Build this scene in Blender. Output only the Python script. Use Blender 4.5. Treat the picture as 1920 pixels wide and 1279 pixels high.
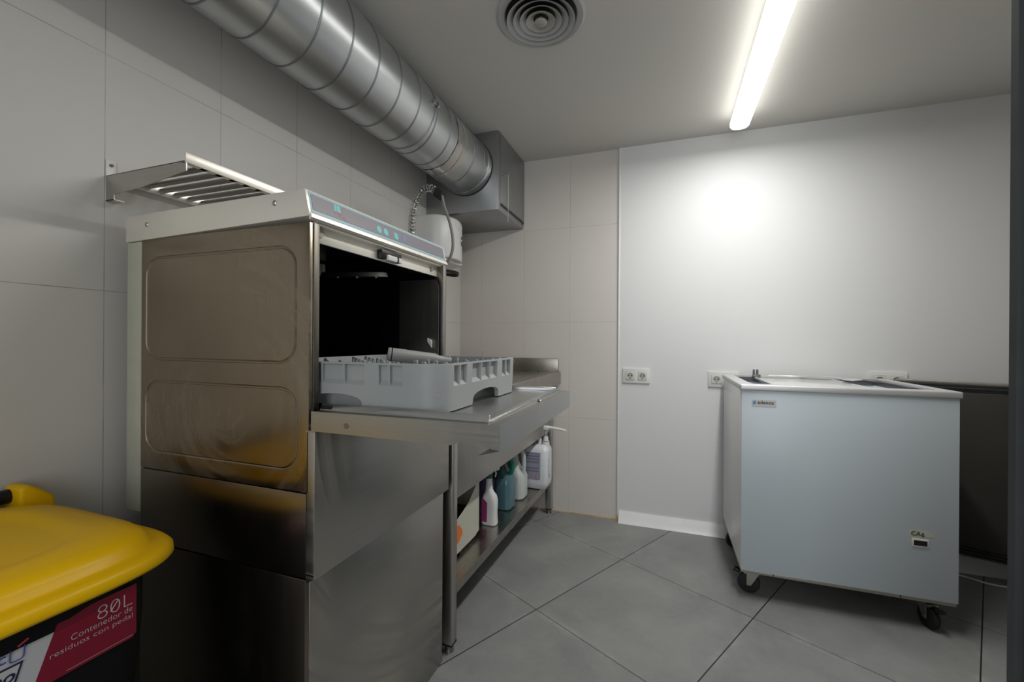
import bpy, bmesh, math, random
from mathutils import Vector, Matrix
PI = math.pi
S = bpy.context.scene
for o in list(bpy.data.objects): bpy.data.objects.remove(o, do_unlink=True)
COL = S.collection

# ------------------------------------------------------------------ camera, light, exposure
def make_camera():
    yaw, pitch, roll = 0.34181866, -0.00053467, 0.00679041
    f = Vector((-math.sin(yaw)*math.cos(pitch), math.cos(yaw)*math.cos(pitch), math.sin(pitch)))
    r = Vector((math.cos(yaw), math.sin(yaw), 0)); u = r.cross(f)
    r2 = r*math.cos(roll)+u*math.sin(roll); u2 = -r*math.sin(roll)+u*math.cos(roll)
    m = Matrix(((r2.x, u2.x, -f.x, 0), (r2.y, u2.y, -f.y, 0), (r2.z, u2.z, -f.z, 1.09), (0, 0, 0, 1)))
    cd = bpy.data.cameras.new('camera'); cd.sensor_fit = 'HORIZONTAL'; cd.sensor_width = 36
    cd.lens = 807.444*36/1920; cd.clip_start = .02
    c = bpy.data.objects.new('camera', cd); COL.objects.link(c); c.matrix_world = m
    S.camera = c
make_camera()
w = bpy.data.worlds.new('world'); S.world = w; w.use_nodes = True
w.node_tree.nodes['Background'].inputs[0].default_value = (.75, .85, 1, 1)
w.node_tree.nodes['Background'].inputs[1].default_value = .05
S.view_settings.view_transform = 'Standard'; S.view_settings.look = 'None'
S.view_settings.gamma = 1; S.view_settings.use_curve_mapping = False
S.view_settings.exposure = 0.5
TUBE_POWER = 3.2
def area(name, loc, rot, sx, sy, power, col):
    l = bpy.data.lights.new(name, 'AREA'); l.shape = 'RECTANGLE'; l.size = sx; l.size_y = sy
    l.energy = power; l.color = col
    o = bpy.data.objects.new(name, l); COL.objects.link(o); o.location = loc; o.rotation_euler = rot
    return o
# added cool fill light behind the camera, set in the unseen doorway
area('rear_fill_light', (0.1, -1.58, 1.25), (PI/2, 0, 0), 1.0, 1.9, 14.0, (.92, .96, 1.0))

# ------------------------------------------------------------------ materials
def new_mat(name):
    m = bpy.data.materials.new(name); m.use_nodes = True
    nt = m.node_tree; b = nt.nodes['Principled BSDF']
    return m, nt, b
def N(nt, t, **kw):
    n = nt.nodes.new(t)
    for k, v in kw.items(): setattr(n, k, v)
    return n
def L(nt, a, b): nt.links.new(a, b)
def mth(nt, op, a, b=None, c=None, clamp=False):
    n = N(nt, 'ShaderNodeMath', operation=op); n.use_clamp = clamp
    for i, v in enumerate((a, b, c)):
        if v is None: continue
        if isinstance(v, (int, float)): n.inputs[i].default_value = v
        else: L(nt, v, n.inputs[i])
    return n.outputs[0]
def mixc(nt, fac, a, b):
    n = N(nt, 'ShaderNodeMix', data_type='RGBA')
    if isinstance(fac, (int, float)): n.inputs[0].default_value = fac
    else: L(nt, fac, n.inputs[0])
    for i, v in ((6, a), (7, b)):
        if isinstance(v, tuple): n.inputs[i].default_value = (*v, 1) if len(v) == 3 else v
        else: L(nt, v, n.inputs[i])
    return n.outputs[2]
def noise(nt, vec, scale, detail=3, rough=.5, dist=0):
    n = N(nt, 'ShaderNodeTexNoise'); n.inputs['Scale'].default_value = scale
    n.inputs['Detail'].default_value = detail; n.inputs['Roughness'].default_value = rough
    n.inputs['Distortion'].default_value = dist
    if vec is not None: L(nt, vec, n.inputs['Vector'])
    return n.outputs['Fac']
def ramp(nt, fac, a, b, lo=0., hi=1.):
    n = N(nt, 'ShaderNodeMapRange'); n.inputs[1].default_value = a; n.inputs[2].default_value = b
    n.inputs[3].default_value = lo; n.inputs[4].default_value = hi; L(nt, fac, n.inputs[0])
    return n.outputs[0]
def pos(nt): return N(nt, 'ShaderNodeNewGeometry').outputs['Position']
def scaled(nt, v, s, r=(0, 0, 0)):
    n = N(nt, 'ShaderNodeMapping'); L(nt, v, n.inputs[0]); n.inputs['Scale'].default_value = s
    n.inputs['Rotation'].default_value = r
    return n.outputs[0]
def bump(nt, b, h, strength=.2, dist=.01):
    n = N(nt, 'ShaderNodeBump'); n.inputs['Strength'].default_value = strength
    n.inputs['Distance'].default_value = dist; L(nt, h, n.inputs['Height']); L(nt, n.outputs[0], b.inputs['Normal'])

def plain(name, col, rough=.5, metal=0., spec=.5, coat=0., var=.06, nscale=9., trans=0., alpha=1., ior=1.45):
    m, nt, b = new_mat(name)
    f = noise(nt, pos(nt), nscale, 4)
    dark = tuple(c*(1-var) for c in col); lite = tuple(min(1, c*(1+var)) for c in col)
    L(nt, mixc(nt, f, dark, lite), b.inputs['Base Color'])
    L(nt, ramp(nt, f, .3, .7, max(.02, rough-.04), rough+.04), b.inputs['Roughness'])
    b.inputs['Metallic'].default_value = metal; b.inputs['Specular IOR Level'].default_value = spec
    b.inputs['Coat Weight'].default_value = coat; b.inputs['Transmission Weight'].default_value = trans
    b.inputs['Alpha'].default_value = alpha; b.inputs['IOR'].default_value = ior
    return m

def steel(name, col, rough, axis='z', smear=.25, fine=.08, aniso=0.0, swirl=3.0, smear_col=(.55, .5, .42), arcs=None):
    """brushed sheet with wiped dried smears"""
    m, nt, b = new_mat(name); p = pos(nt)
    k = 260; sc = {'x': (4, k, k), 'y': (k, 4, k), 'z': (k, k, 4)}[axis]
    br = noise(nt, scaled(nt, p, sc), 1, 2)
    sw = noise(nt, scaled(nt, p, (1, 1, .45)), swirl, 6, .62, 2.2)
    sm = ramp(nt, sw, .47, .72, 0, 1)
    st = noise(nt, scaled(nt, p, (14, 14, 3), (.2, .1, 0)), 1, 2, .5, .8)
    sm = mth(nt, 'MULTIPLY', sm, ramp(nt, st, .35, .65, .2, 1))
    if arcs:      # cloth-wiped arcs around a centre: (component, centre_u, centre_z)
        ax_, cu_, cz_ = arcs
        sp = N(nt, 'ShaderNodeSeparateXYZ'); L(nt, p, sp.inputs[0])
        du = mth(nt, 'SUBTRACT', sp.outputs[ax_], cu_); dz = mth(nt, 'SUBTRACT', sp.outputs[2], cz_)
        r_ = mth(nt, 'SQRT', mth(nt, 'ADD', mth(nt, 'MULTIPLY', du, du), mth(nt, 'MULTIPLY', dz, dz)))
        an = mth(nt, 'ARCTAN2', dz, du)
        cv = N(nt, 'ShaderNodeCombineXYZ'); L(nt, mth(nt, 'MULTIPLY', r_, 38.), cv.inputs[0]); L(nt, mth(nt, 'MULTIPLY', an, .7), cv.inputs[1])
        a1 = ramp(nt, noise(nt, cv.outputs[0], 1, 4, .6, .15), .36, .70, 0, 1)
        a2 = ramp(nt, noise(nt, scaled(nt, p, (1, 1, .8), (.3, .5, .2)), 3.4, 2, .5, .3), .40, .66, 0, 1)
        sm = mth(nt, 'MULTIPLY', a1, a2)
    sm = mth(nt, 'MULTIPLY', sm, smear)
    fine *= .45
    c = mixc(nt, ramp(nt, br, .3, .7), tuple(x*(1-fine) for x in col), tuple(min(1, x*(1+fine)) for x in col))
    L(nt, mixc(nt, sm, c, smear_col), b.inputs['Base Color'])
    L(nt, mth(nt, 'SUBTRACT', 1.0, mth(nt, 'MULTIPLY', sm, .45)), b.inputs['Metallic'])
    r1 = ramp(nt, br, .3, .7, rough*.95, rough*1.05)
    L(nt, mth(nt, 'ADD', r1, mth(nt, 'MULTIPLY', sm, .35)), b.inputs['Roughness'])
    if aniso: b.inputs['Anisotropic'].default_value = aniso

    return m

M = {}
def build_materials():
    # tiles of the two tiled walls
    def tiles(name, ax, off, w, col, seam):
        m, nt, b = new_mat(name); p = pos(nt)
        sp = N(nt, 'ShaderNodeSeparateXYZ'); L(nt, p, sp.inputs[0])
        u = sp.outputs[ax]; v = sp.outputs[2]
        def line(c, o, per, hw):
            q = mth(nt, 'DIVIDE', mth(nt, 'SUBTRACT', c, o), per)
            fr = mth(nt, 'FRACT', mth(nt, 'ADD', q, .5))
            d = mth(nt, 'ABSOLUTE', mth(nt, 'SUBTRACT', fr, .5))
            return mth(nt, 'LESS_THAN', d, hw/per)
        ln = mth(nt, 'MAXIMUM', line(u, off, w, .0011), line(v, .005, .6025, .0011))
        f = noise(nt, p, 1.7, 5, .6)
        c = mixc(nt, f, tuple(x*.93 for x in col), tuple(x*1.04 for x in col))
        sc = noise(nt, scaled(nt, p, (12, 12, 40), (.3, .2, .4)), 1, 6, .75, 1.5)
        scr = ramp(nt, sc, .70, .76, 0, .22)
        c = mixc(nt, scr, c, (.30, .28, .25))
        lo = ramp(nt, noise(nt, p, 6, 3), .35, .65, .3, .95)
        L(nt, mixc(nt, mth(nt, 'MULTIPLY', ln, lo), c, seam), b.inputs['Base Color'])
        b.inputs['Roughness'].default_value = .42; b.inputs['Specular IOR Level'].default_value = .35
        bump(nt, b, mth(nt, 'SUBTRACT', 1.0, ln), .25, .001)
        return m
    M['tile_left'] = tiles('left wall tile', 1, .683, .3016, (.63, .615, .58), (.33, .30, .26))
    M['tile_back'] = tiles('back wall tile', 0, -.2685, .3048, (.655, .625, .585), (.45, .36, .27))
    M['cladding'] = plain('white wall cladding', (.72, .725, .725), .6, spec=.1, var=.012, nscale=1.5)
    M['ceiling'] = plain('painted ceiling', (.62, .605, .56), .7, var=.02, nscale=1.2)
    M['wall'] = plain('off white wall', (.5, .49, .47), .6, var=.03)
    # floor
    m, nt, b = new_mat('grey stoneware floor'); p = pos(nt)
    th = math.radians(61.504); s = .6053
    sp = N(nt, 'ShaderNodeSeparateXYZ'); L(nt, p, sp.inputs[0])
    X = mth(nt, 'ADD', sp.outputs[0], .4861); Y = mth(nt, 'SUBTRACT', sp.outputs[1], 1.6816)
    A = mth(nt, 'DIVIDE', mth(nt, 'ADD', mth(nt, 'MULTIPLY', X, math.cos(th)), mth(nt, 'MULTIPLY', Y, math.sin(th))), s)
    B = mth(nt, 'DIVIDE', mth(nt, 'SUBTRACT', mth(nt, 'MULTIPLY', X, math.sin(th)), mth(nt, 'MULTIPLY', Y, math.cos(th))), s)
    def fl(c, hw):
        fr = mth(nt, 'FRACT', mth(nt, 'ADD', c, .5)); d = mth(nt, 'ABSOLUTE', mth(nt, 'SUBTRACT', fr, .5))
        return mth(nt, 'LESS_THAN', d, hw/s), d
    # the joints that run away from the door are a little wider
    l1, d1 = fl(A, .0014); l2, d2 = fl(B, .0021)
    ln = mth(nt, 'MAXIMUM', l1, l2)
    cell = N(nt, 'ShaderNodeCombineXYZ')
    L(nt, mth(nt, 'FLOOR', A), cell.inputs[0]); L(nt, mth(nt, 'FLOOR', B), cell.inputs[1])
    wn = N(nt, 'ShaderNodeTexWhiteNoise'); L(nt, cell.outputs[0], wn.inputs[0])
    off = N(nt, 'ShaderNodeVectorMath', operation='ADD'); L(nt, p, off.inputs[0])
    sv = N(nt, 'ShaderNodeVectorMath', operation='SCALE'); L(nt, wn.outputs['Color'], sv.inputs[0]); sv.inputs['Scale'].default_value = 30
    L(nt, sv.outputs[0], off.inputs[1])
    f1 = noise(nt, off.outputs[0], 3.2, 7, .62, .6); f2 = noise(nt, off.outputs[0], 28, 5, .7)
    f3 = noise(nt, p, 160, 2)
    mixf = mth(nt, 'ADD', mth(nt, 'MULTIPLY', f1, .65), mth(nt, 'ADD', mth(nt, 'MULTIPLY', f2, .2), mth(nt, 'MULTIPLY', f3, .15)))
    c = mixc(nt, ramp(nt, mixf, .35, .65), (.20, .203, .20), (.285, .287, .28))
    c = mixc(nt, mth(nt, 'MULTIPLY', wn.outputs['Value'], .12), c, (.20, .205, .205))
    edge = ramp(nt, mth(nt, 'MINIMUM', d1, d2), .0, .05, 1, 0)
    worn = mth(nt, 'MULTIPLY', edge, ramp(nt, noise(nt, p, 7, 5, .65), .5, .68, 0, .7))
    c = mixc(nt, worn, c, (.38, .375, .36))
    L(nt, mixc(nt, ln, c, (.022, .020, .018)), b.inputs['Base Color'])
    L(nt, ramp(nt, f1, .3, .7, .42, .6), b.inputs['Roughness'])
    b.inputs['Specular IOR Level'].default_value = .35
    bump(nt, b, mth(nt, 'SUBTRACT', mth(nt, 'MULTIPLY', f2, .2), ln), .25, .0015)
    M['floor'] = m
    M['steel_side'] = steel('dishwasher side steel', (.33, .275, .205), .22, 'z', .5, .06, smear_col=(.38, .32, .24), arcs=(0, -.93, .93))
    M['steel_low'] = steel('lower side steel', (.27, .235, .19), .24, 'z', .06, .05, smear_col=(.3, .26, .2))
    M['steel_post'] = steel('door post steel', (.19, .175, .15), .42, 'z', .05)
    M['steel'] = steel('brushed steel', (.50, .49, .46), .30, 'x', .2)
    M['steel_front'] = steel('wiped steel front', (.44, .43, .40), .33, 'y', .75, smear_col=(.56, .50, .41), arcs=(1, 1.35, .95))
    M['steel_header'] = plain('header steel', (.86, .82, .73), .36, .4, var=.05, nscale=6)
    M['steel_table'] = steel('table steel', (.40, .375, .34), .28, 'y', .25)
    M['steel_apron'] = steel('apron steel', (.50, .48, .45), .34, 'z', .25)
    M['steel_door'] = plain('door steel', (.47, .47, .46), .30, .9, var=.07, nscale=6)
    M['steel_door_x'] = steel('door flange steel', (.50, .49, .46), .30, 'x', .2)
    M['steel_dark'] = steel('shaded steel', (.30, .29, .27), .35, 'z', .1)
    M['chrome'] = plain('chrome', (.55, .55, .55), .25, 1.0, var=.02)
    M['galv'] = steel('galvanised spiral duct', (.52, .54, .55), .33, 'y', .10, .05, swirl=2.2, smear_col=(.5, .5, .5))
    M['galv_box'] = steel('galvanised sheet box', (.40, .415, .42), .36, 'z', .15, .05, smear_col=(.36, .38, .39))
    M['seam'] = plain('duct seam', (.28, .29, .30), .4, 1.0)
    M['tape'] = plain('clear packing tape', (.50, .49, .47), .16, 0.75, coat=.5, var=.3, nscale=25)
    M['black'] = plain('black plastic', (.008, .008, .009), .35)
    M['black_matte'] = plain('black matt plastic', (.006, .006, .0065), .6, spec=.2)
    M['cavity'] = plain('shaded chamber steel', (.012, .012, .013), .32, .6, var=.2)  # near-black colour stands in for the shade inside the stainless chamber
    M['rubber'] = plain('black rubber', (.015, .015, .015), .6)
    M['yellow'] = plain('yellow plastic lid', (.82, .48, .0), .38, spec=.3, var=.03, nscale=5)
    M['basket'] = plain('grey rack plastic', (.36, .38, .38), .5, var=.14, nscale=7)
    M['pipe_grey'] = plain('grey pipe plastic', (.34, .34, .33), .45)
    M['white'] = plain('white plastic', (.74, .74, .73), .3, var=.02)
    M['socket'] = plain('socket white', (.70, .70, .69), .35, var=.02)
    M['socket_in'] = plain('socket insert ivory', (.66, .655, .62), .35, var=.03)
    M['socket_recess'] = plain('shaded socket recess', (.40, .39, .34), .5)  # shadow of the recess is put into this darker ivory
    M['dark_hole'] = plain('dark recess', (.01, .009, .008), .6)
    M['vent_white'] = plain('vent enamel', (.46, .46, .455), .45, var=.04, nscale=12)
    M['vent_centre'] = plain('stained vent enamel', (.42, .41, .36), .5, var=.25, nscale=30)
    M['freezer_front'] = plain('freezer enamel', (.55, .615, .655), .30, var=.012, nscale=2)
    M['freezer_side'] = plain('freezer side enamel', (.80, .80, .80), .3, var=.012, nscale=2)  # wall reflection and bounced light are put into this lighter enamel
    M['alu'] = plain('satin aluminium', (.64, .64, .64), .38, .45, var=.03)
    M['alu_dark'] = plain('dark aluminium', (.22, .23, .23), .35, .9)
    M['liner'] = plain('freezer liner', (.84, .90, .98), .35, var=.02)
    m = plain('lid glass', (.62, .63, .62), .16, coat=.2, var=.02); M['glass'] = m  # opaque pale colour stands in for the wall reflected in the glass
    M['zinc'] = plain('zinc plated steel', (.42, .40, .35), .38, .9, var=.1, nscale=40)
    M['hose'] = plain('grey hose', (.24, .235, .20), .45)
    M['panel_film'] = plain('worn panel film', (.235, .215, .245), .38, var=.09, nscale=30)
    M['panel_edge'] = plain('pale cyan film border', (.33, .52, .58), .35)
    M['cyan'] = plain('cyan print', (.17, .60, .62), .4)
    M['blue_print'] = plain('faded blue print', (.20, .25, .48), .4)
    M['red_print'] = plain('faded red print', (.48, .18, .22), .5)
    M['pale_strip'] = plain('pale green foam strip', (.46, .47, .38), .7, var=.08, nscale=25)
    M['caulk'] = plain('yellowed caulk', (.50, .36, .20), .6, var=.3, nscale=30)
    M['base_white'] = plain('white cove baseboard', (.80, .80, .81), .25, var=.02)
    M['bottle_white'] = plain('white bottle plastic', (.70, .70, .70), .35, var=.02)
    M['canister'] = plain('milky canister plastic', (.72, .75, .77), .3, var=.03)
    M['milky'] = plain('milky translucent plastic', (.58, .62, .60), .3, trans=.15, var=.04)
    M['teal'] = plain('teal liquid bottle', (.10, .215, .25), .22, trans=.25, var=.08)
    M['teal_deep'] = plain('deep green plastic', (.0, .17, .10), .25, trans=.1)
    M['teal_dark'] = plain('dark teal shoulder', (.04, .075, .075), .25)
    M['green_cap'] = plain('dark green cap', (.01, .10, .05), .4)
    M['purple'] = plain('purple label', (.30, .035, .16), .45, var=.05)
    M['violet_label'] = plain('dark violet label', (.10, .08, .17), .45, var=.6, nscale=60)
    M['label_grey'] = plain('lavender grey label', (.33, .33, .42), .45, var=.05)
    M['label_print'] = plain('grey label print', (.20, .20, .30), .5)
    M['label_white'] = plain('white label paper', (.62, .62, .60), .45, var=.03)
    M['hazard_red'] = plain('hazard red', (.42, .05, .06), .5)
    M['ink'] = plain('black ink', (.02, .02, .025), .5)
    M['cream'] = plain('cream board', (.52, .52, .44), .5, var=.03)
    M['dark_red'] = plain('dark red inside', (.035, .01, .01), .5)
    M['orange'] = plain('orange print', (.75, .20, .03), .5)
    M['crimson'] = plain('crimson label', (.20, .004, .022), .4, var=.05)
    M['label_pale'] = plain('pale grey label', (.46, .46, .48), .4, var=.04)
    M['navy'] = plain('navy print', (.012, .012, .05), .5)
    M['blue_ink'] = plain('blue print', (.035, .06, .32), .5)
    M['text_pale'] = plain('pale pink text', (.52, .42, .42), .5)
    M['masking'] = plain('masking tape', (.52, .54, .42), .5, var=.06, nscale=50)
    M['badge_blue'] = plain('badge blue', (.03, .25, .55), .4)
    M['door_inner'] = plain('dark cooler door lining', (.045, .042, .036), .35, .2, var=.15, nscale=4)
    M['jamb'] = plain('grey green jamb steel', (.10, .108, .108), .4, .4, var=.12, nscale=14)
    M['jamb_edge'] = plain('grey jamb edge', (.15, .165, .165), .4, .4)
    M['rust'] = plain('rusty screw', (.25, .12, .03), .6, .5)
    m, nt, b = new_mat('lamp diffuser'); b.inputs['Base Color'].default_value = (.9, .9, .9, 1)
    b.inputs['Emission Color'].default_value = (1, .985, .955, 1); b.inputs['Emission Strength'].default_value = TUBE_POWER
    M['lamp'] = m
build_materials()

# ------------------------------------------------------------------ mesh helpers
class MB:
    def __init__(s): s.bm = bmesh.new(); s.marks = []
    def _add(s, t):
        s.marks.append(len(t.verts)); me = bpy.data.meshes.new('t'); t.to_mesh(me); t.free(); s.bm.from_mesh(me); bpy.data.meshes.remove(me)
        return s
    def box(s, x0, x1, y0, y1, z0, z1, bev=0., seg=2):
        t = bmesh.new(); bmesh.ops.create_cube(t, size=1)
        for v in t.verts:
            v.co = ((x0+x1)/2+v.co.x*(x1-x0), (y0+y1)/2+v.co.y*(y1-y0), (z0+z1)/2+v.co.z*(z1-z0))
        if bev: bmesh.ops.bevel(t, geom=list(t.edges), offset=bev, segments=seg, profile=.5, affect='EDGES')
        return s._add(t)
    def prism(s, pts, axis, a0, a1, bev=0., seg=2):
        """polygon in the two other axes (in xyz order), extruded along axis"""
        t = bmesh.new()
        def P(u, v, a): return {'x': (a, u, v), 'y': (u, a, v), 'z': (u, v, a)}[axis]
        n = len(pts); A = [t.verts.new(P(u, v, a0)) for u, v in pts]; B = [t.verts.new(P(u, v, a1)) for u, v in pts]
        t.faces.new(A); t.faces.new(B)
        for i in range(n): t.faces.new((A[i], A[(i+1) % n], B[(i+1) % n], B[i]))
        bmesh.ops.recalc_face_normals(t, faces=t.faces)
        if bev: bmesh.ops.bevel(t, geom=list(t.edges), offset=bev, segments=seg, profile=.5, affect='EDGES')
        return s._add(t)
    def cyl(s, p0, p1, r, r2=None, n=24, cap=True):
        p0, p1 = Vector(p0), Vector(p1); d = p1-p0; t = bmesh.new()
        bmesh.ops.create_cone(t, cap_ends=cap, segments=n, radius1=r, radius2=r if r2 is None else r2, depth=d.length)
        q = d.to_track_quat('Z', 'Y').to_matrix().to_4x4()
        bmesh.ops.transform(t, matrix=Matrix.Translation((p0+p1)/2) @ q, verts=t.verts)
        return s._add(t)
    def sphere(s, c, r, sc=(1, 1, 1), n=16):
        t = bmesh.new(); bmesh.ops.create_uvsphere(t, u_segments=n, v_segments=n//2+2, radius=r)
        for v in t.verts: v.co = (c[0]+v.co.x*sc[0], c[1]+v.co.y*sc[1], c[2]+v.co.z*sc[2])
        return s._add(t)
    def lathe(s, prof, c, axis='z', n=48, closed=False):
        t = bmesh.new(); R = []
        for r, h in prof:
            ring = []
            for i in range(n):
                a = 2*PI*i/n; u, v = r*math.cos(a), r*math.sin(a)
                co = {'z': (u, v, h), 'x': (h, u, v), 'y': (u, h, v)}[axis]
                ring.append(t.verts.new((c[0]+co[0], c[1]+co[1], c[2]+co[2])))
            R.append(ring)
        rr = R+[R[0]] if closed else R
        for a, b in zip(rr, rr[1:]):
            for i in range(n): t.faces.new((a[i], a[(i+1) % n], b[(i+1) % n], b[i]))
        if not closed:
            if prof[0][0] > 1e-6: t.faces.new(R[0])
            if prof[-1][0] > 1e-6: t.faces.new(R[-1])
        bmesh.ops.remove_doubles(t, verts=t.verts, dist=1e-6)
        bmesh.ops.recalc_face_normals(t, faces=t.faces)
        return s._add(t)
    def tube(s, pts, r, n=10, cap=True, closed=False):
        pts = [Vector(p) for p in pts]; t = bmesh.new(); R = []; m = len(pts); up = None
        rs = r if isinstance(r, (list, tuple)) else [r]*m
        for i, p in enumerate(pts):
            if closed: d = pts[(i+1) % m]-pts[i-1]
            else: d = pts[min(i+1, m-1)]-pts[max(i-1, 0)]
            d.normalize()
            if up is None:
                up = Vector((0, 0, 1)) if abs(d.z) < .9 else Vector((1, 0, 0))
            side = d.cross(up).normalized(); up = side.cross(d).normalized()
            R.append([t.verts.new(p+(side*math.cos(2*PI*k/n)+up*math.sin(2*PI*k/n))*rs[i]) for k in range(n)])
        rr = R+[R[0]] if closed else R
        for a, b in zip(rr, rr[1:]):
            for i in range(n): t.faces.new((a[i], a[(i+1) % n], b[(i+1) % n], b[i]))
        if cap and not closed: t.faces.new(R[0]); t.faces.new(R[-1])
        bmesh.ops.recalc_face_normals(t, faces=t.faces)
        return s._add(t)
    def loft(s, rings, n=40, cap=True):
        """rings: (cx, cy, z, hx, hy, e) superellipse sections; e=2 ellipse, 6 boxy"""
        t = bmesh.new(); R = []
        for cx, cy, z, hx, hy, e in rings:
            ring = []
            for i in range(n):
                a = 2*PI*(i+.5)/n; c, q = math.cos(a), math.sin(a)
                ring.append(t.verts.new((cx+hx*math.copysign(abs(c)**(2/e), c), cy+hy*math.copysign(abs(q)**(2/e), q), z)))
            R.append(ring)
        for a, b in zip(R, R[1:]):
            for i in range(n): t.faces.new((a[i], a[(i+1) % n], b[(i+1) % n], b[i]))
        if cap: t.faces.new(R[0]); t.faces.new(R[-1])
        bmesh.ops.recalc_face_normals(t, faces=t.faces)
        return s._add(t)
    def rotate(s, ang, axis, c=(0, 0, 0)):
        bmesh.ops.transform(s.bm, matrix=Matrix.Translation(c) @ Matrix.Rotation(ang, 4, axis) @ Matrix.Translation(-Vector(c)), verts=s.bm.verts); return s
    def move(s, d):
        bmesh.ops.translate(s.bm, vec=d, verts=s.bm.verts); return s
    def mesh(s, name, m, smooth=35):
        me = bpy.data.meshes.new(name); s.bm.to_mesh(me); s.bm.free()
        me.materials.append(m)
        if smooth:
            me.shade_smooth(); me.set_sharp_from_angle(angle=math.radians(smooth))
        return me
    def build(s, name, m, parent=None, smooth=35, **kw):
        o = bpy.data.objects.new(name, s.mesh(name, m, smooth)); COL.objects.link(o)
        if parent is not None: attach(o, parent)
        for k, v in kw.items(): o[k] = v
        return o
def build_each(mb, name, m, parent, smooth=35, **kw):
    """every shape added to mb becomes an object of its own"""
    mb.bm.verts.ensure_lookup_table(); k = 0; out = []
    for cnt in mb.marks:
        ids = {v.index: i for i, v in enumerate(mb.bm.verts[k:k+cnt])}
        b = bmesh.new(); vs = [b.verts.new(v.co) for v in mb.bm.verts[k:k+cnt]]; done = set()
        for v in mb.bm.verts[k:k+cnt]:
            for f in v.link_faces:
                if f.index in done: continue
                done.add(f.index); b.faces.new([vs[ids[q.index]] for q in f.verts])
        k += cnt
        n = MB(); n.bm.free(); n.bm = b; out.append(n.build(name, m, parent, smooth, **kw))
    mb.bm.free(); return out
ROOTS = {}
def attach(o, parent):
    o.parent = parent
    if parent.name in ROOTS: o.matrix_parent_inverse = ROOTS[parent.name]
def thing(name, label, cat, loc, rotz=0, group=None, local=False):
    o = bpy.data.objects.new(name, None); COL.objects.link(o)
    o.location = loc; o.rotation_euler = (0, 0, rotz); o.empty_display_size = .05
    o['label'] = label; o['category'] = cat
    if group: o['group'] = group
    if not local: ROOTS[o.name] = Matrix.Translation(loc).inverted()
    return o
def tag(o, label, cat, group=None):
    o['label'] = label; o['category'] = cat
    if group: o['group'] = group
    return o
def struct(o): o['kind'] = 'structure'; return o
def cut(o, mb, keep_parent=True):
    """boolean difference, baked into the mesh"""
    me = bpy.data.meshes.new('c'); mb.bm.normal_update(); bmesh.ops.recalc_face_normals(mb.bm, faces=mb.bm.faces)
    mb.bm.to_mesh(me); mb.bm.free()
    c = bpy.data.objects.new('cutter', me); COL.objects.link(c)
    bpy.context.view_layer.update(); c.matrix_world = o.matrix_world.copy()
    md = o.modifiers.new('b', 'BOOLEAN'); md.operation = 'DIFFERENCE'; md.object = c; md.solver = 'EXACT'; md.use_self = True
    bpy.context.view_layer.update()
    dg = bpy.context.evaluated_depsgraph_get()
    nm = bpy.data.meshes.new_from_object(o.evaluated_get(dg)); nm.name = o.name
    o.modifiers.clear(); o.data = nm
    bpy.data.objects.remove(c, do_unlink=True)
    nm.shade_smooth(); nm.set_sharp_from_angle(angle=math.radians(30))
    return o
def text(body, name, m, origin, ux, uz, width=None, height=None, parent=None, align='LEFT', thick=.0004, bold=0.0, shear=0.):
    """lettering laid in the plane spanned by ux (reading direction) and uz (up), fitted to width or height"""
    cu = bpy.data.curves.new('t', 'FONT'); cu.body = body; cu.size = 1; cu.extrude = 0; cu.offset = bold; cu.shear = shear
    t = bpy.data.objects.new('t', cu); COL.objects.link(t); bpy.context.view_layer.update()
    me = bpy.data.meshes.new_from_object(t.evaluated_get(bpy.context.evaluated_depsgraph_get()))
    bpy.data.objects.remove(t, do_unlink=True); bpy.data.curves.remove(cu)
    xs = [v.co.x for v in me.vertices]; ys = [v.co.y for v in me.vertices]
    k = width/(max(xs)-min(xs)) if width else height/(max(ys)-min(ys))
    ky = k if not (width and height) else height/(max(ys)-min(ys))
    x0 = min(xs) if align == 'LEFT' else max(xs)
    ux, uz = Vector(ux).normalized(), Vector(uz).normalized(); nn = ux.cross(uz); O = Vector(origin)
    for v in me.vertices: v.co = O+ux*((v.co.x-x0)*k)+uz*(v.co.y*ky)+nn*thick
    me.materials.clear(); me.materials.append(m); me.name = name
    o = bpy.data.objects.new(name, me); COL.objects.link(o)
    if parent is not None: attach(o, parent)
    return o
def rrect(x0, x1, y0, y1, r, n=6):
    P = []
    for cx, cy, a0 in ((x1-r, y1-r, 0), (x0+r, y1-r, 90), (x0+r, y0+r, 180), (x1-r, y0+r, 270)):
        for i in range(n+1):
            a = math.radians(a0+90*i/n); P.append((cx+r*math.cos(a), cy+r*math.sin(a)))
    return P
def arc(p0, p1, p2, n=12):
    p0, p1, p2 = Vector(p0), Vector(p1), Vector(p2)
    return [(p0*(1-t)**2+p1*2*t*(1-t)+p2*t*t) for t in (i/n for i in range(n+1))]
def smooth_path(pts, per=8):
    P = [Vector(p) for p in pts]; out = []
    Q = [P[0]*2-P[1]]+P+[P[-1]*2-P[-2]]
    for i in range(1, len(Q)-2):
        a, b, c, d = Q[i-1:i+3]
        for k in range(per):
            t = k/per
            out.append(.5*((2*b)+(c-a)*t+(2*a-5*b+4*c-d)*t*t+(3*b-a-3*c+d)*t**3))
    out.append(P[-1]); return out

XL, YB, ZC = -1.344, 2.70, 2.268
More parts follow.
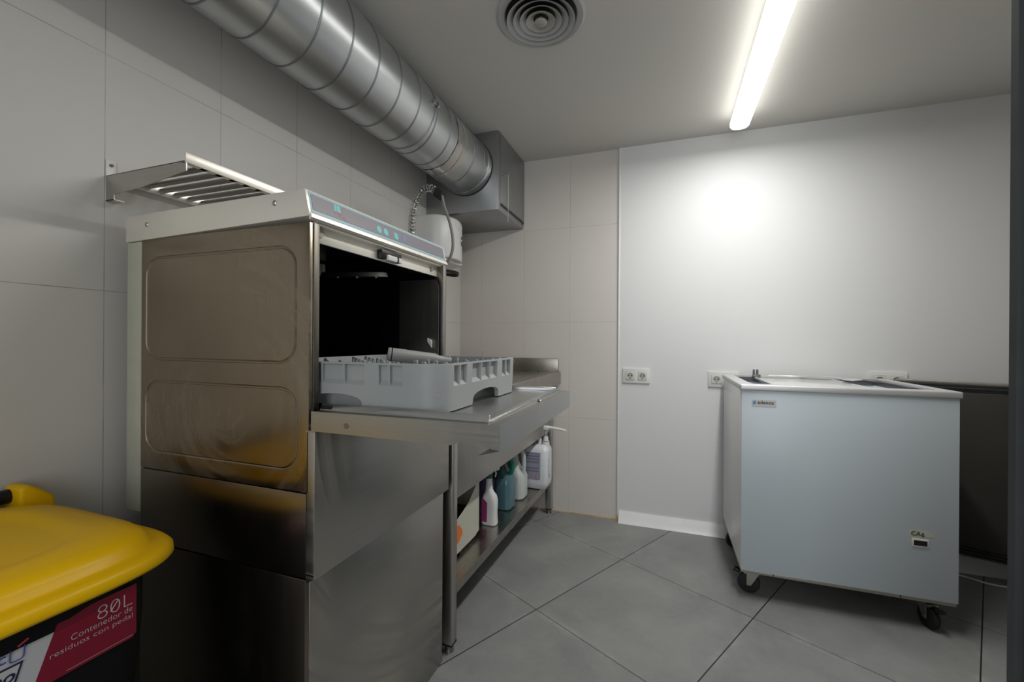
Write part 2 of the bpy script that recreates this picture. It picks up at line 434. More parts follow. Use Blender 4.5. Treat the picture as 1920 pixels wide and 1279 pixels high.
# ------------------------------------------------------------------ the room
def room():
    struct(MB().box(-1.5, 2.3, -1.7, 2.85, -.1, 0).build('floor', M['floor'], smooth=0))
    struct(MB().box(-1.5, 2.3, -1.7, 2.85, ZC, ZC+.1).build('ceiling', M['ceiling'], smooth=0))
    struct(MB().box(XL-.12, XL, -1.7, 2.82, 0, ZC).build('wall_left', M['tile_left'], smooth=0))
    struct(MB().box(XL, 2.3, YB, YB+.12, 0, ZC).build('wall_back', M['tile_back'], smooth=0))
    struct(MB().box(-.262, 2.16, YB-.010, YB, 0, ZC).build('wall_back_cladding', M['cladding'], smooth=0))
    struct(MB().box(-.272, -.262, YB-.012, YB, 0, ZC, .002).build('trim_1', M['base_white']))
    struct(MB().box(2.16, 2.28, 1.10, YB, 0, ZC).build('wall_right', M['wall'], smooth=0))
    struct(MB().prism([(.76, 1.10), (2.28, 1.10), (2.28, .98), (.76, .98)], 'z', 0, ZC).build('wall_front', M['wall'], smooth=0))
    struct(MB().box(.66, .76, -1.7, 1.10, 0, ZC).build('wall_passage', M['wall'], smooth=0))
    # wall behind the camera with its doorway
    b = MB(); b.box(XL, -.45, -1.7, -1.6, 0, ZC); b.box(.62, .70, -1.7, -1.6, 0, ZC); b.box(-.45, .62, -1.7, -1.6, 2.1, ZC)
    struct(b.build('wall_rear', M['wall'], smooth=0))
    # cove baseboard
    pr = [(YB-.010, 0), (YB-.010, .062), (YB-.016, .064), (YB-.024, .05), (YB-.034, .018), (YB-.05, .004), (YB-.052, 0)]
    struct(MB().prism(pr, 'x', -.26, 2.16).build('baseboard_back', M['base_white']))
    # yellowed caulk along the foot of the tiles
    bm = MB(); random.seed(3); x = XL+.001
    while x < -.30:
        l = random.uniform(.02, .05); h = random.uniform(.002, .007)
        bm.box(x, x+l, YB-random.uniform(.004, .009), YB, 0, h); x += l
    bm.box(-.30, -.262, YB-.018, YB, 0, .012); bm.box(-.272, -.255, YB-.02, YB-.01, 0, .03)
    struct(bm.build('trim_2', M['caulk'], smooth=0))
    # steel jamb at the camera's right
    struct(MB().prism([(.5712, .992), (.5665, 1.001), (.66, 1.12), (.76, 1.12), (.76, .98), (.605, .98), (.590, .985), (.5835, .992)], 'z', 0, ZC).build('door_1', M['jamb'], smooth=0))
    struct(MB().box(.582, .66, .955, .985, 0, ZC, .004).build('trim_3', M['jamb_edge']))
room()

# ------------------------------------------------------------------ lamps and ceiling
def ceiling_lamp(x, y0, y1, label):
    t = thing('ceiling_lamp', label, 'lamp', (x, (y0+y1)/2, ZC), group=None)
    MB().box(x-.030, x+.030, y0+.02, y1-.02, ZC-.030, ZC, .003).build('housing', M['white'], t)
    # half-round diffuser with rounded ends
    def dif(zs, hw):
        pass
    b = bmesh.new(); n = 20; ring = []; segs = []
    ends = [0, .25, .5, .75, .92, 1.0]
    ys = [(y0+.03*(1-math.sin(e*PI/2)), math.sin(.35+e*(PI/2-.35))) for e in ends]+[(y1-.03*(1-math.sin(e*PI/2)), math.sin(.35+e*(PI/2-.35))) for e in reversed(ends)]
    ys = [(y0+.03*e, math.sqrt(1-(1-e)**2)*.999+.001) for e in (0, .1, .3, .6, 1)]+[(y1-.03*e, math.sqrt(1-(1-e)**2)*.999+.001) for e in (1, .6, .3, .1, 0)]
    R = []
    for y, k in ys:
        rg = []
        for i in range(n):
            a = 2*PI*i/n
            rg.append(b.verts.new((x+.046*k*math.copysign(abs(math.cos(a))**.8, math.cos(a)), y, ZC-.058+.026*k*math.copysign(abs(math.sin(a))**.8, math.sin(a)))))
        R.append(rg)
    for p, q in zip(R, R[1:]):
        for i in range(n): b.faces.new((p[i], p[(i+1) % n], q[(i+1) % n], q[i]))
    b.faces.new(R[0]); b.faces.new(R[-1]); bmesh.ops.recalc_face_normals(b, faces=b.faces)
    mb = MB(); mb.bm.free(); mb.bm = b
    mb.build('diffuser', M['lamp'], t, smooth=60)
    # the light the batten throws downwards
    area('batten_light', (x, (y0+y1)/2-.06, ZC-.0875), (0, 0, 0), .080, y1-y0-.20, 14.5, (1, .985, .955))
    return t
ceiling_lamp(.352, 1.05, 2.50, 'long white glowing tube lamp fixed under the ceiling above the chest freezer')

def vent():
    cx, cy = -.433, 1.505
    t = thing('ceiling_vent', 'round white ceiling vent of concentric rings beside the metal duct', 'vent', (cx, cy, ZC))
    MB().lathe([(.128, 0), (.133, -.006), (.152, -.010), (.160, -.006), (.160, 0)], (cx, cy, ZC), n=72).build('flange', M['vent_white'], t)
    MB().lathe([(0, -.001), (.128, -.001), (.128, -.003), (0, -.003)], (cx, cy, ZC), n=48).build('throat', M['dark_hole'], t)
    for r in (.1235, .100, .0765):
        MB().lathe([(r, -.020), (r-.0225, -.006), (r-.0235, -.0045), (r-.001, -.0185)], (cx, cy, ZC), n=72, closed=True).build('ring', M['vent_white'], t)
    MB().lathe([(.053, -.021), (.028, -.010), (.027, -.0085), (.052, -.0195)], (cx, cy, ZC), n=48, closed=True).build('ring', M['vent_centre'], t, label='stained inner ring')
    MB().lathe([(0, -.028), (.019, -.027), (.0235, -.024), (.0225, -.021), (.012, -.015), (.006, -.004), (0, -.004)], (cx, cy, ZC), n=40).build('centre_disc', M['vent_centre'], t, label='round centre button')
vent()

# ------------------------------------------------------------------ duct and its box
def duct():
    cx, cz, r = -1.077, 2.077, .1527
    t = thing('spiral_duct', 'large round galvanised spiral duct running under the ceiling along the left wall', 'duct', (cx, 1.2, cz))
    b = bmesh.new(); n = 96; ys = [-1.59+i*(2.2405+1.59)/60 for i in range(61)]
    R = [[b.verts.new((cx+r*math.cos(2*PI*i/n), y, cz+r*math.sin(2*PI*i/n))) for i in range(n)] for y in ys]
    for p, q in zip(R, R[1:]):
        for i in range(n): b.faces.new((p[i], q[i], q[(i+1) % n], p[(i+1) % n]))
    bmesh.ops.recalc_face_normals(b, faces=b.faces)
    mb = MB(); mb.bm.free(); mb.bm = b; mb.build('pipe', M['galv'], t, smooth=60)
    # folded helical seam, pitch 0.13 m, passing y=1.006 at the underside
    P = .130; pts = []; th = []
    y = -1.55; a = None
    k = 0
    while True:
        a = k*2*PI/72
        yy = 1.006-P*((a+math.radians(97.4))/(2*PI))+P*20
        k += 1
        if yy > 2.18 : continue
        if yy < -1.5: break
        pts.append((cx+(r+.0008)*math.cos(a), yy, cz+(r+.0008)*math.sin(a)))
    b = bmesh.new(); prev = None
    prof = [(-.0030, -.001), (-.0022, .0016), (.0022, .0016), (.0030, -.001)]
    for i, p in enumerate(pts):
        d = Vector((p[0]-cx, 0, p[2]-cz)).normalized()
        rg = [b.verts.new(Vector(p)+d*h+Vector((0, v, 0))) for v, h in prof]
        if prev:
            for j in range(3): b.faces.new((prev[j], prev[j+1], rg[j+1], rg[j]))
        prev = rg
    mb = MB(); mb.bm.free(); mb.bm = b; mb.build('spiral_seam', M['seam'], t, smooth=50)
    MB().lathe([(r+.0005, 1.600), (r+.0022, 1.601), (r+.0022, 1.607), (r+.0005, 1.608)], (cx, 0, cz), 'y', 96).build('joint_band', M['seam'], t)
    # collar where it enters the box
    MB().lathe([(r+.0005, 2.19), (r+.0035, 2.195), (r+.0035, 2.239), (r+.0005, 2.24)], (cx, 0, cz), 'y', 96).build('collar', M['galv'], t)
    MB().lathe([(r+.001, 2.230), (r+.006, 2.232), (r+.006, 2.2395), (r+.001, 2.2395)], (cx, 0, cz), 'y', 96).build('gasket', M['rubber'], t, label='dark seal ring')
    # clamp bolt with wing nut
    c = Vector((cx+r, 1.604, cz+.012)); k = MB()
    k.box(c.x-.003, c.x+.012, c.y-.018, c.y-.003, c.z-.010, c.z+.008, .001).cyl((c.x+.006, c.y-.022, c.z), (c.x+.006, c.y+.022, c.z), .0025, n=10)
    k.cyl((c.x+.008, c.y+.006, c.z), (c.x+.008, c.y+.018, c.z), .010, n=6)
    k.box(c.x+.003, c.x+.007, c.y-.002, c.y+.002, c.z, c.z+.034)
    k.build('clamp_bolt', M['chrome'], t)
    # crumpled tape patch, hugging the pipe
    b = bmesh.new(); random.seed(5); na, ny = 60, 12; R = []
    for j in range(ny+1):
        row = []
        for i in range(na+1):
            a = math.radians(-112+142*i/na); h = .0012+random.uniform(0, .0016)
            w0 = 1.850+.003*math.sin(i*.35); w1 = 1.950+.003*math.sin(i*.3+1)
            yy = w0+(w1-w0)*j/ny-.03*(i/na)
            row.append(b.verts.new((cx+(r+h)*math.cos(a), yy, cz+(r+h)*math.sin(a))))
        R.append(row)
    for p, q in zip(R, R[1:]):
        for i in range(na): b.faces.new((p[i], p[i+1], q[i+1], q[i]))
    mb = MB(); mb.bm.free(); mb.bm = b; mb.build('tape_patch', M['tape'], t, smooth=80, label='crumpled clear tape patch')
duct()

def plenum():
    x0, x1, y0, y1, z0, z1 = XL+.002, -.885, 2.241, YB-.002, 1.826, ZC-.001
    t = thing('duct_box', 'square galvanised sheet metal box in the ceiling corner at the duct end', 'duct box', (x0, y1, z0))
    MB().box(x0, x1, y0, y1, z0, z1, .0015).build('box_body', M['galv_box'], t)
    d = MB().box(x1, x1+.004, y0+.03, y1-.004, z0+.045, z1-.012, .001).build('access_door', M['galv_box'], t)
    MB().box(x1, x1+.0045, y0+.018, y0+.022, z0+.002, z1-.002).build('corner_flange', M['steel'], t)
    MB().prism([(y0+.02, z0+.030), (y0+.02, z0+.040), (y1-.004, z0+.040), (y1-.004, z0+.030)], 'x', x1, x1+.004).build('door_seal', M['black'], t, label='dark seal under the access door')
    k = MB().cyl((x1, 2.295, 2.043), (x1+.016, 2.295, 2.043), .011, .009, 16).cyl((x1+.016, 2.295, 2.043), (x1+.036, 2.300, 2.043), .0035, n=10).cyl((x1+.034, 2.30, 2.043), (x1+.042, 2.30, 2.043), .0075, n=14)
    kn = k.build('knob', M['chrome'], t)
    MB().tube([(x1+.038, 2.300, 2.037), (x1+.039, 2.301, 1.95), (x1+.038, 2.300, 1.765)], .0010, 6).build('string', M['white'], kn, label='thin white pull string')
    s = MB()
    for x in (XL+.03, -1.12, -.90): s.sphere((x, y0, z0+.015), .004, (1, .5, 1), 8)
    for z in (2.24,): s.sphere((-.90, y0, z), .004, (1, .5, 1), 8)
    s.sphere((x1+.002, y0+.02, z1-.03), .005, (.5, 1, 1), 8); s.sphere((x1+.002, y1-.02, z0+.02), .004, (.5, 1, 1), 8); s.sphere((x1+.002, y1-.02, z1-.02), .004, (.5, 1, 1), 8)
    build_each(s, 'rivet', M['zinc'], t)
plenum()

# ------------------------------------------------------------------ wall shelf
def shelf():
    y0, y1, xf = .684, 1.86, -1.045
    t = thing('wall_shelf', 'slatted steel wall shelf above the dishwasher on the left wall', 'shelf', (XL, y0, 1.45))
    for y in (y0, y1-.02):
        br = MB().prism([(XL+.002, 1.502), (xf, 1.503), (xf, 1.478), (-1.20, 1.458), (XL+.035, 1.452), (XL+.035, 1.437), (XL+.002, 1.437)], 'y', y, y+.003, .0008, 1)
        br.box(XL+.002, XL+.036, y, y+.022, 1.437, 1.440)
        br.box(XL+.002, xf, y, y+.012, 1.5005, 1.503)
        b = br.build('bracket', M['steel'], t)
        MB().box(XL, XL+.003, y, y+.022, 1.437, 1.545, .001).build('wall_plate', M['white'], b, label='pale wall tab with screw hole')
        MB().cyl((XL+.003, y+.011, 1.532), (XL+.006, y+.011, 1.532), .004, n=12).build('screw', M['rust'], b, label='rusty screw')
    MB().box(xf-.002, xf+.002, y0-.002, y1, 1.497, 1.520, .0006).box(xf-.014, xf, y0, y1, 1.497, 1.499).build('front_rail', M['steel_header'], t)
    MB().box(XL+.020, XL+.024, y0+.02, y1, 1.486, 1.512, .0006).build('back_rail', M['steel'], t)
    s = MB(); n = 30
    for i in range(n):
        y = y0+.045+i*.0372
        s.prism([(y-.008, 1.497), (y-.010, 1.500), (y-.008, 1.504), (y+.008, 1.504), (y+.010, 1.500), (y+.008, 1.497)], 'x', XL+.024, xf-.002)
    s.build('slats', M['steel_dark'], t)
shelf()

# ------------------------------------------------------------------ steel stand and dishwasher
DY0, DY1, DXF, DXB = .705, 1.297, -.699, -1.236
def stand():
    t = thing('steel_stand', 'plain boxed stainless steel plinth on the floor carrying the dishwasher', 'stand', (-.97, 1.0, 0))
    MB().box(DXB, -.706, DY0, DY1+.003, 0.0, .585, .0015).build('stand_body', M['steel_low'], t)
    MB().box(-.7065, -.704, DY0+.010, DY1-.004, .004, .578, .0008).build('front_sheet', M['steel_front'], t)
    MB().box(-.7062, -.7030, DY0+.004, DY1-.004, .5785, .5862).build('joint_strip', M['black'], t, label='dark joint under the dishwasher')
stand()

def emboss(mb, x0, x1, z0, z1, r, y, h=.0035, w=.012):
    """raised rounded panel on a face that looks towards -y"""
    t = bmesh.new(); rings = []
    for k, (ins, hh) in enumerate(((0, 0), (w*.35, h*.15), (w*.7, h*.85), (w, h))):
        P = rrect(x0+ins, x1-ins, z0+ins, z1-ins, max(.004, r-ins), 8)
        rings.append([t.verts.new((u, y+hh-.0002, v)) for u, v in P])
    for a, b in zip(rings, rings[1:]):
        n = len(a)
        for i in range(n): t.faces.new((a[i], a[(i+1) % n], b[(i+1) % n], b[i]))
    t.faces.new(rings[-1]); bmesh.ops.recalc_face_normals(t, faces=t.faces)
    return mb._add(t)

def dishwasher():
    t = thing('dishwasher', 'stainless front loading dishwasher with its door lowered open on the steel stand', 'dishwasher', (-.97, 1.0, .586))
    # carcass: side sheet, far side, back, floor, roof as one bent shell
    c = MB()
    c.box(DXB, -.722, DY1-.016, DY1, .587, 1.336, .001)
    c.box(DXB, DXB+.012, DY0+.012, DY1-.016, .587, 1.336)
    c.box(DXB+.012, -.722, DY0+.012, DY1-.016, .587, .875)
    c.box(DXB+.012, -.74, DY0+.012, DY1-.016, 1.322, 1.336)
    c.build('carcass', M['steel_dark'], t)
    # near side sheet with a real pressed rim: hole-free sheet + two shallow pressings
    s = MB().box(DXB, -.7005, DY0, DY0+.010, .768, 1.336, .0012)
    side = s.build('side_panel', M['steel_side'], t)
    k = MB()
    # pressed grooves outlining the two fields
    def groove(x0, x1, z0, z1, r, wd, dp, top=True, bot=True, arcs=None):
        P = rrect(x0, x1, z0, z1, r, 10)
        k.tube([(u, DY0-.0008, v) for u, v in P], wd, 8, closed=True)
    cutm = MB(); P = rrect(-1.216, -.737, 1.040, 1.288, .045, 10)
    cutm.tube([(u, DY0-.0018, v) for u, v in P], .0042, 10, closed=True)
    cut(side, cutm)
    cutm = MB(); P = rrect(-1.216, -.733, .812, .985, .045, 10)
    cutm.tube([(u, DY0-.0022, v) for u, v in P], .0042, 10, closed=True)
    cut(side, cutm)
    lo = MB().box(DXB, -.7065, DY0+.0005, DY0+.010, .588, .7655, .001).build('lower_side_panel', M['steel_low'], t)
    # vertical edge return on the near front
    MB().box(-.722, -.6985, DY0+.0105, DY0+.026, .902, 1.336, .001).build('front_post', M['steel_post'], t)
    MB().box(-.722, -.6985, DY1-.020, DY1, .902, 1.340, .0015).build('front_post', M['steel_dark'], t)
    # lower front apron stands slightly proud
    MB().box(-.7055, -.684, DY0, DY1, .588, .900, .0018).build('front_panel', M['steel_front'], t)
    k = MB()
    for z in (.6, .9): k.box(-.7075, -.684, DY0-.0008, DY0+.0015, z-.004, z)
    build_each(k, 'edge_clip', M['chrome'], t)
    # wash chamber
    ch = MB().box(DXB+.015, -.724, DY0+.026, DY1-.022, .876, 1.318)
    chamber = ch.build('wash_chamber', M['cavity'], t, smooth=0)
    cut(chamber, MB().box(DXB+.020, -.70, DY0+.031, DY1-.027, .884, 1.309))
    # door guide plates with clipped corner
    for y, sgn in ((DY0+.030, 1), (DY1-.034, -1)):
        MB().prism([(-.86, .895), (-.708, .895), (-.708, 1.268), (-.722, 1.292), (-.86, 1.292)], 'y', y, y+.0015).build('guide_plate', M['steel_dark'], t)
        a = MB().prism([(-.700, .900), (-.712, .900), (-.722, .955), (-.716, .960)], 'y', y-.006*sgn, y-.006*sgn+.004)
        a.build('hinge_arm', M['steel'], t)
    # spray arm under the roof
    sa = MB().cyl((-.97, 1.0, 1.307), (-.97, 1.0, 1.28), .018)
    sa.loft([(0, 0, 0, .014, .20, 3), (0, 0, .012, .012, .195, 3)], 28).rotate(0, 'Z')
    sa.bm.free(); sa = MB()
    sa.loft([(0, 0, 0, .20, .014, 3), (0, 0, .012, .195, .012, 3)], 28)
    for i in range(-3, 4):
        if i: sa.cyl((i*.055, 0, -.003), (i*.055, 0, .002), .004, n=8)
    sa.cyl((0, 0, 0), (0, 0, .035), .018, n=16).rotate(.30, 'Z').move((-.93, .97, 1.268))
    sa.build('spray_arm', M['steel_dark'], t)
    fr = MB()
    for z in (.93, .9):
        fr.tube([(-1.19, DY1-.045, z), (-.74, DY1-.045, z)], .003, 6); fr.tube([(-1.19, DY0+.05, z), (-.74, DY0+.05, z)], .003, 6)
    build_each(fr, 'rack_rail', M['steel_dark'], t)
    MB().prism([(-.745, 1.098), (-.728, 1.090), (-.728, 1.064), (-.745, 1.085)], 'y', DY1-.045, DY1-.037, .002, 2).build('door_cord', M['white'], t, label='white door spring cord end')
    # header
    h = MB().prism([(-1.294, 1.333), (-.6985, 1.348), (-.7115, 1.406), (-1.294, 1.398)], 'y', DY0-.003, DY1+.002, .0012, 2)
    header = h.build('header', M['steel_header'], t)
    sc = MB()
    for x, z in ((-1.213, 1.372), (-.795, 1.383)): sc.sphere((x, DY0-.003, z), .0065, (1, .5, 1), 14)
    build_each(sc, 'screw', M['chrome'], header)
    # bright edge trim below the film and the return lip above the opening
    MB().prism([(-.7005, 1.340), (-.6935, 1.3445), (-.6955, 1.353), (-.7015, 1.352)], 'y', DY0-.002, DY1, .0005, 1).build('header_trim', M['steel_header'], t)
    MB().box(-.728, -.705, DY0+.024, DY1-.020, 1.336, 1.342).box(-.728, -.722, DY0+.024, DY1-.020, 1.303, 1.338, .0008).build('lintel', M['steel_header'], t)
    build_each(MB().cyl((-.722, DY0+.05, 1.325), (-.718, DY0+.05, 1.325), .010, n=14).cyl((-.722, DY1-.06, 1.322), (-.718, DY1-.06, 1.322), .007, n=12), 'rivet', M['steel_dark'], t)
    # latch
    la = MB().box(-.722, -.705, .955, 1.045, 1.306, 1.330, .002).build('latch_recess', M['black'], t)
    MB().box(-.722, -.699, .975, 1.040, 1.304, 1.319, .003).build('latch', M['white'], la)
    MB().box(-.706, -.698, 1.016, 1.022, 1.3035, 1.3195).build('latch_slot', M['black'], la)
    # control film on the sloping fascia
    P0 = Vector((-.6985, 0, 1.348)); P1 = Vector((-.7115, 0, 1.406)); up = (P1-P0).normalized(); nn = Vector((up.z, 0, -up.x))
    def patch(mb, y0, y1, v0, v1, d, th=.0005):
        L_ = (P1-P0).length
        tt = bmesh.new(); vs = []
        for dd in (d, d+th):
            for (y, v) in ((y0, v0), (y1, v0), (y1, v1), (y0, v1)):
                vs.append(tt.verts.new(P0+up*(v*L_)+nn*dd+Vector((0, y, 0))))
        for f in ((0, 1, 2, 3), (4, 5, 6, 7), (0, 1, 5, 4), (1, 2, 6, 5), (2, 3, 7, 6), (3, 0, 4, 7)): tt.faces.new([vs[i] for i in f])
        bmesh.ops.recalc_face_normals(tt, faces=tt.faces)
        return mb._add(tt)
    pn = patch(MB(), DY0+.004, DY1-.006, .15, .95, .0003).build('control_panel', M['panel_edge'], header, smooth=0, label='pale cyan bordered panel film')
    patch(MB(), DY0+.009, DY1-.012, .27, .855, .0010).build('panel_film', M['panel_film'], header, smooth=0, label='greyish purple worn film')
    def dot(y, v, r, m, nm, sq=False):
        c = P0+up*(v*(P1-P0).length)+nn*.0014+Vector((0, y, 0))
        tt = bmesh.new(); n = 20; A = []; B = []
        for i in range(n):
            a = 2*PI*i/n+.0001; e = 2/4. if sq else 1
            u_, v_ = r*math.copysign(abs(math.cos(a))**e, math.cos(a)), r*math.copysign(abs(math.sin(a))**e, math.sin(a))
            A.append(tt.verts.new(c+Vector((0, u_, 0))+up*v_)); B.append(tt.verts.new(c+Vector((0, u_, 0))+up*v_+nn*.0006))
        tt.faces.new(A); tt.faces.new(B)
        for i in range(n): tt.faces.new((A[i], A[(i+1) % n], B[(i+1) % n], B[i]))
        bmesh.ops.recalc_face_normals(tt, faces=tt.faces)
        mb = MB()._add(tt); return mb.build(nm, m, header, smooth=0)
    dot(.940, .50, .0100, M['cyan'], 'button'); dot(.969, .50, .0100, M['cyan'], 'button')
    dot(1.015, .50, .0095, M['cyan'], 'button', True); dot(1.056, .52, .0095, M['blue_print'], 'button', True)
    patch(MB(), .780, .787, .55, .82, .0014).build('logo_mark', M['cyan'], header, smooth=0)
    patch(MB(), .788, .800, .55, .82, .0014).build('logo_mark', M['cyan'], header, smooth=0)
    r = MB(); patch(r, .779, .802, .46, .52, .0014); patch(r, .790, .815, .385, .405, .0014); patch(r, .800, .823, .32, .335, .0014)
    r.build('logo_text', M['red_print'], header, smooth=0)
    # pale strip behind
    MB().box(-1.292, DXB-.002, DY0, DY0+.02, .655, 1.332, .001).build('back_strip', M['pale_strip'], t, label='pale green strip closing the gap to the wall')
    # ---------------- open door (lies horizontal)
    d = MB()
    xo = -.272
    d.box(-.690, xo-.002, DY0-.0005, 1.272, .908, .910)                        # outer skin
    d.prism([(-.690, .900), (-.690, .941), (xo-.0005, .942), (xo-.0005, .897), (xo-.012, .8985), (xo-.035, .905), (xo-.075, .907), (xo-.095, .899)], 'y', DY0-.004, DY0-.001)    # near side flange
    d.box(-.690, xo, 1.273, 1.276, .899, .941)                                 # far side flange
    hf = MB().box(xo, xo+.003, DY0-.0045, 1.2765, .893, .9420)                    # handle face
    hf.prism([(xo+.0005, .8935), (xo-.040, .8835), (xo-.0405, .885), (xo-.001, .896)], 'y', DY0-.0035, 1.27)
    d.box(-.690, xo-.002, DY0-.002, 1.274, .938, .9400)                            # inner skin edge
    door = d.build('door', M['steel_door_x'], t, smooth=0)
    hf.build('door_handle', M['steel_door'], door, smooth=0)
    l = MB(); x1 = -.305; y0, y1 = DY0+.030, 1.243
    l.box(-.70, x1, y0, y1, .9395, .9420)
    l.prism([(y0, .9400), (y0-.010, .9400), (y0-.004, .9530), (y0+.001, .9530), (y0+.003, .942)], 'x', -.69, x1+.002, .0006, 1)
    l.prism([(y1, .9400), (y1+.010, .9400), (y1+.004, .9530), (y1-.001, .9530), (y1-.003, .942)], 'x', -.69, x1+.002, .0006, 1)
    l.box(x1-.002, x1+.001, y0-.002, y1+.002, .9395, .9500, .0005)
    l.box(x1+.001, x1+.010, y0-.002, y1+.002, .9395, .9415, .0005)
    l.build('door_liner', M['steel_door'], door)
    MB().sphere((x1+.012, 1.03, .9425), .005, (1, 1, .5), 12).build('rivet', M['chrome'], door)
    MB().cyl((-.60, DY0-.005, .917), (-.60, DY0-.003, .917), .006, n=14).build('screw', M['steel_dark'], door)
    MB().box(-.69, -.66, DY0+.02, DY0+.045, .942, .95, .003).build('hinge_block', M['black'], door)
dishwasher()

# ------------------------------------------------------------------ dish rack on the door
def dish_rack():
    x0, x1, y0, y1, z0, z1 = -.875, -.408, .740, 1.205, .9445, 1.042
    t = thing('dish_rack', 'grey plastic dish rack with arched openings standing on the open dishwasher door', 'dish rack', ((x0+x1)/2, (y0+y1)/2, z0))
    cx, cy, hx, hy = (x0+x1)/2, (y0+y1)/2, (x1-x0)/2, (y1-y0)/2
    def ring(d, z): return [(u, v, z) for u, v in rrect(x0+d, x1-d, y0+d, y1-d, max(.01, .055-d), 8)]
    b = bmesh.new(); R = []
    for d, z in ((.004, z0), (.002, z0+.03), (.0, z1-.004), (.0005, z1), (.013, z1), (.014, z1-.003), (.014, z0+.012), (.014, z0)):
        R.append([b.verts.new(p) for p in ring(d, z)])
    for p, q in zip(R, R[1:]+[R[0]]):
        n = len(p)
        for i in range(n): b.faces.new((p[i], p[(i+1) % n], q[(i+1) % n], q[i]))
    bmesh.ops.recalc_face_normals(b, faces=b.faces)
    mb = MB(); mb.bm.free(); mb.bm = b
    wall = mb.build('rack_wall', M['basket'], t)
    k = MB()
    dp = .009
    def pocket(side, a0, a1, zt, zb):
        if side == 'y0': k.prism([(y0-.01, zt), (y0+dp, zt), (y0+dp, zb+.010), (y0+.0005, zb), (y0-.01, zb)], 'x', a0, a1)
        if side == 'y1': k.prism([(y1+.01, zt), (y1-dp, zt), (y1-dp, zb+.010), (y1-.0005, zb), (y1+.01, zb)], 'x', a0, a1)
        if side == 'x1': k.prism([(x1+.01, zt), (x1-dp, zt), (x1-dp, zb+.010), (x1-.0005, zb), (x1+.01, zb)], 'y', a0, a1)
        if side == 'x0': k.prism([(x0-.01, zt), (x0+dp, zt), (x0+dp, zb+.010), (x0+.0005, zb), (x0-.01, zb)], 'y', a0, a1)
    zt, zb = 1.0385, .995
    # near face (looks towards the camera)
    for a0, a1 in ((-.698, -.643), (-.639, -.589), (-.553, -.531), (-.526, -.497), (-.76, -.735), (-.73, -.702), (-.82, -.79)):
        pocket('y0', a0, a1, zt, zb); pocket('y1', a0, a1, zt, zb)
    # right face
    for a0, a1 in ((.794, .821), (.825, .856), (.884, .934), (.938, .986), (.990, 1.037), (1.072, 1.098), (1.103, 1.135)):
        pocket('x1', a0, a1, zt, zb); pocket('x0', a0, a1, zt, zb)
    def arch(a0, a1, zt, r=.03):
        P = [(a0, z0-.01), (a0, z0+.005)]
        P += [(a0+(a1-a0)*(.5-.5*math.cos(PI*i/14)), z0+.005+(zt-z0-.005)*math.sin(PI*i/14)**.55) for i in range(1, 14)]
        P += [(a1, z0+.005), (a1, z0-.01)]
        return P
    k.prism(arch(.893, 1.053, .975), 'x', x0-.02, x1+.02)
    k.prism(arch(-.735, -.596, .975), 'y', y0-.02, y1+.02)
    cut(wall, k)
    # inner reinforcement web behind arches, base lattice and pegs
    g = MB(); n = 9
    for i in range(n+1):
        x = x0+.016+i*(x1-x0-.032)/n; g.box(x-.0015, x+.0015, y0+.014, y1-.014, z0+.032, z0+.040)
        y = y0+.016+i*(y1-y0-.032)/n; g.box(x0+.014, x1-.014, y-.0015, y+.0015, z0+.032, z0+.040)
    g.build('base_lattice', M['basket'], t)
    w_ = MB(); w_.box(x0+.02, x1-.045, y0+.04, y0+.043, z0, z0+.034); w_.box(x1-.048, x1-.045, y0+.04, y1-.04, z0, z0+.034)
    w_.build('inner_web', M['basket'], t)
    p = MB(); random.seed(2)
    for i in range(8):
        for j in range(8):
            x = x0+.045+i*(x1-x0-.09)/7; y = y0+.045+j*(y1-y0-.09)/7
            if abs((x+.60)*.619-(y-.972)*.787) < .026 and -.72 < x < -.50: continue
            tz = z1+(.000 if (i+j) % 3 else -.008)
            p.prism([(x-.0048, z0+.036), (x-.0048, tz-.002), (x-.0028, tz), (x+.0028, tz), (x+.0048, tz-.002), (x+.0048, z0+.036), (x+.0028, z0+.036), (x+.0028, tz-.004), (x-.0028, tz-.004), (x-.0028, z0+.036)], 'y', y-.003, y+.003)
    build_each(p, 'peg', M['basket'], t)
    MB().tube([(-.455, 1.04, 1.0), (-.452, 1.045, 1.062)], .0015, 6).build('peg_spike', M['basket'], t)
    # loose grey pipe lying on the pegs
    o = thing('overflow_pipe', 'grey plastic pipe tapering at one end lying inside the dish rack', 'pipe', (-.62, .93, z1))
    a = Vector((-.662, .922, 1.0545)); e = Vector((-.535, 1.022, 1.034)); u = (e-a).normalized(); q = u.to_track_quat('Z', 'Y').to_matrix().to_4x4()
    ln = (e-a).length
    m = MB().lathe([(.0, 0), (.0160, 0), (.0170, .003), (.0170, .008), (.0155, .0095), (.0170, .011), (.0170, .045), (.0165, .047), (.0160, ln*.74), (.0120, ln*.80), (.0105, ln), (0, ln)], (0, 0, 0), n=32)
    bmesh.ops.transform(m.bm, matrix=Matrix.Translation(a) @ q, verts=m.bm.verts)
    m.build('pipe_body', M['pipe_grey'], o)
    m = MB().lathe([(.0160, .0075), (.0174, .0085), (.0174, .0105), (.0160, .0115)], (0, 0, 0), n=32, closed=True)
    bmesh.ops.transform(m.bm, matrix=Matrix.Translation(a) @ q, verts=m.bm.verts)
    m.build('seal_ring', M['black'], o)
dish_rack()

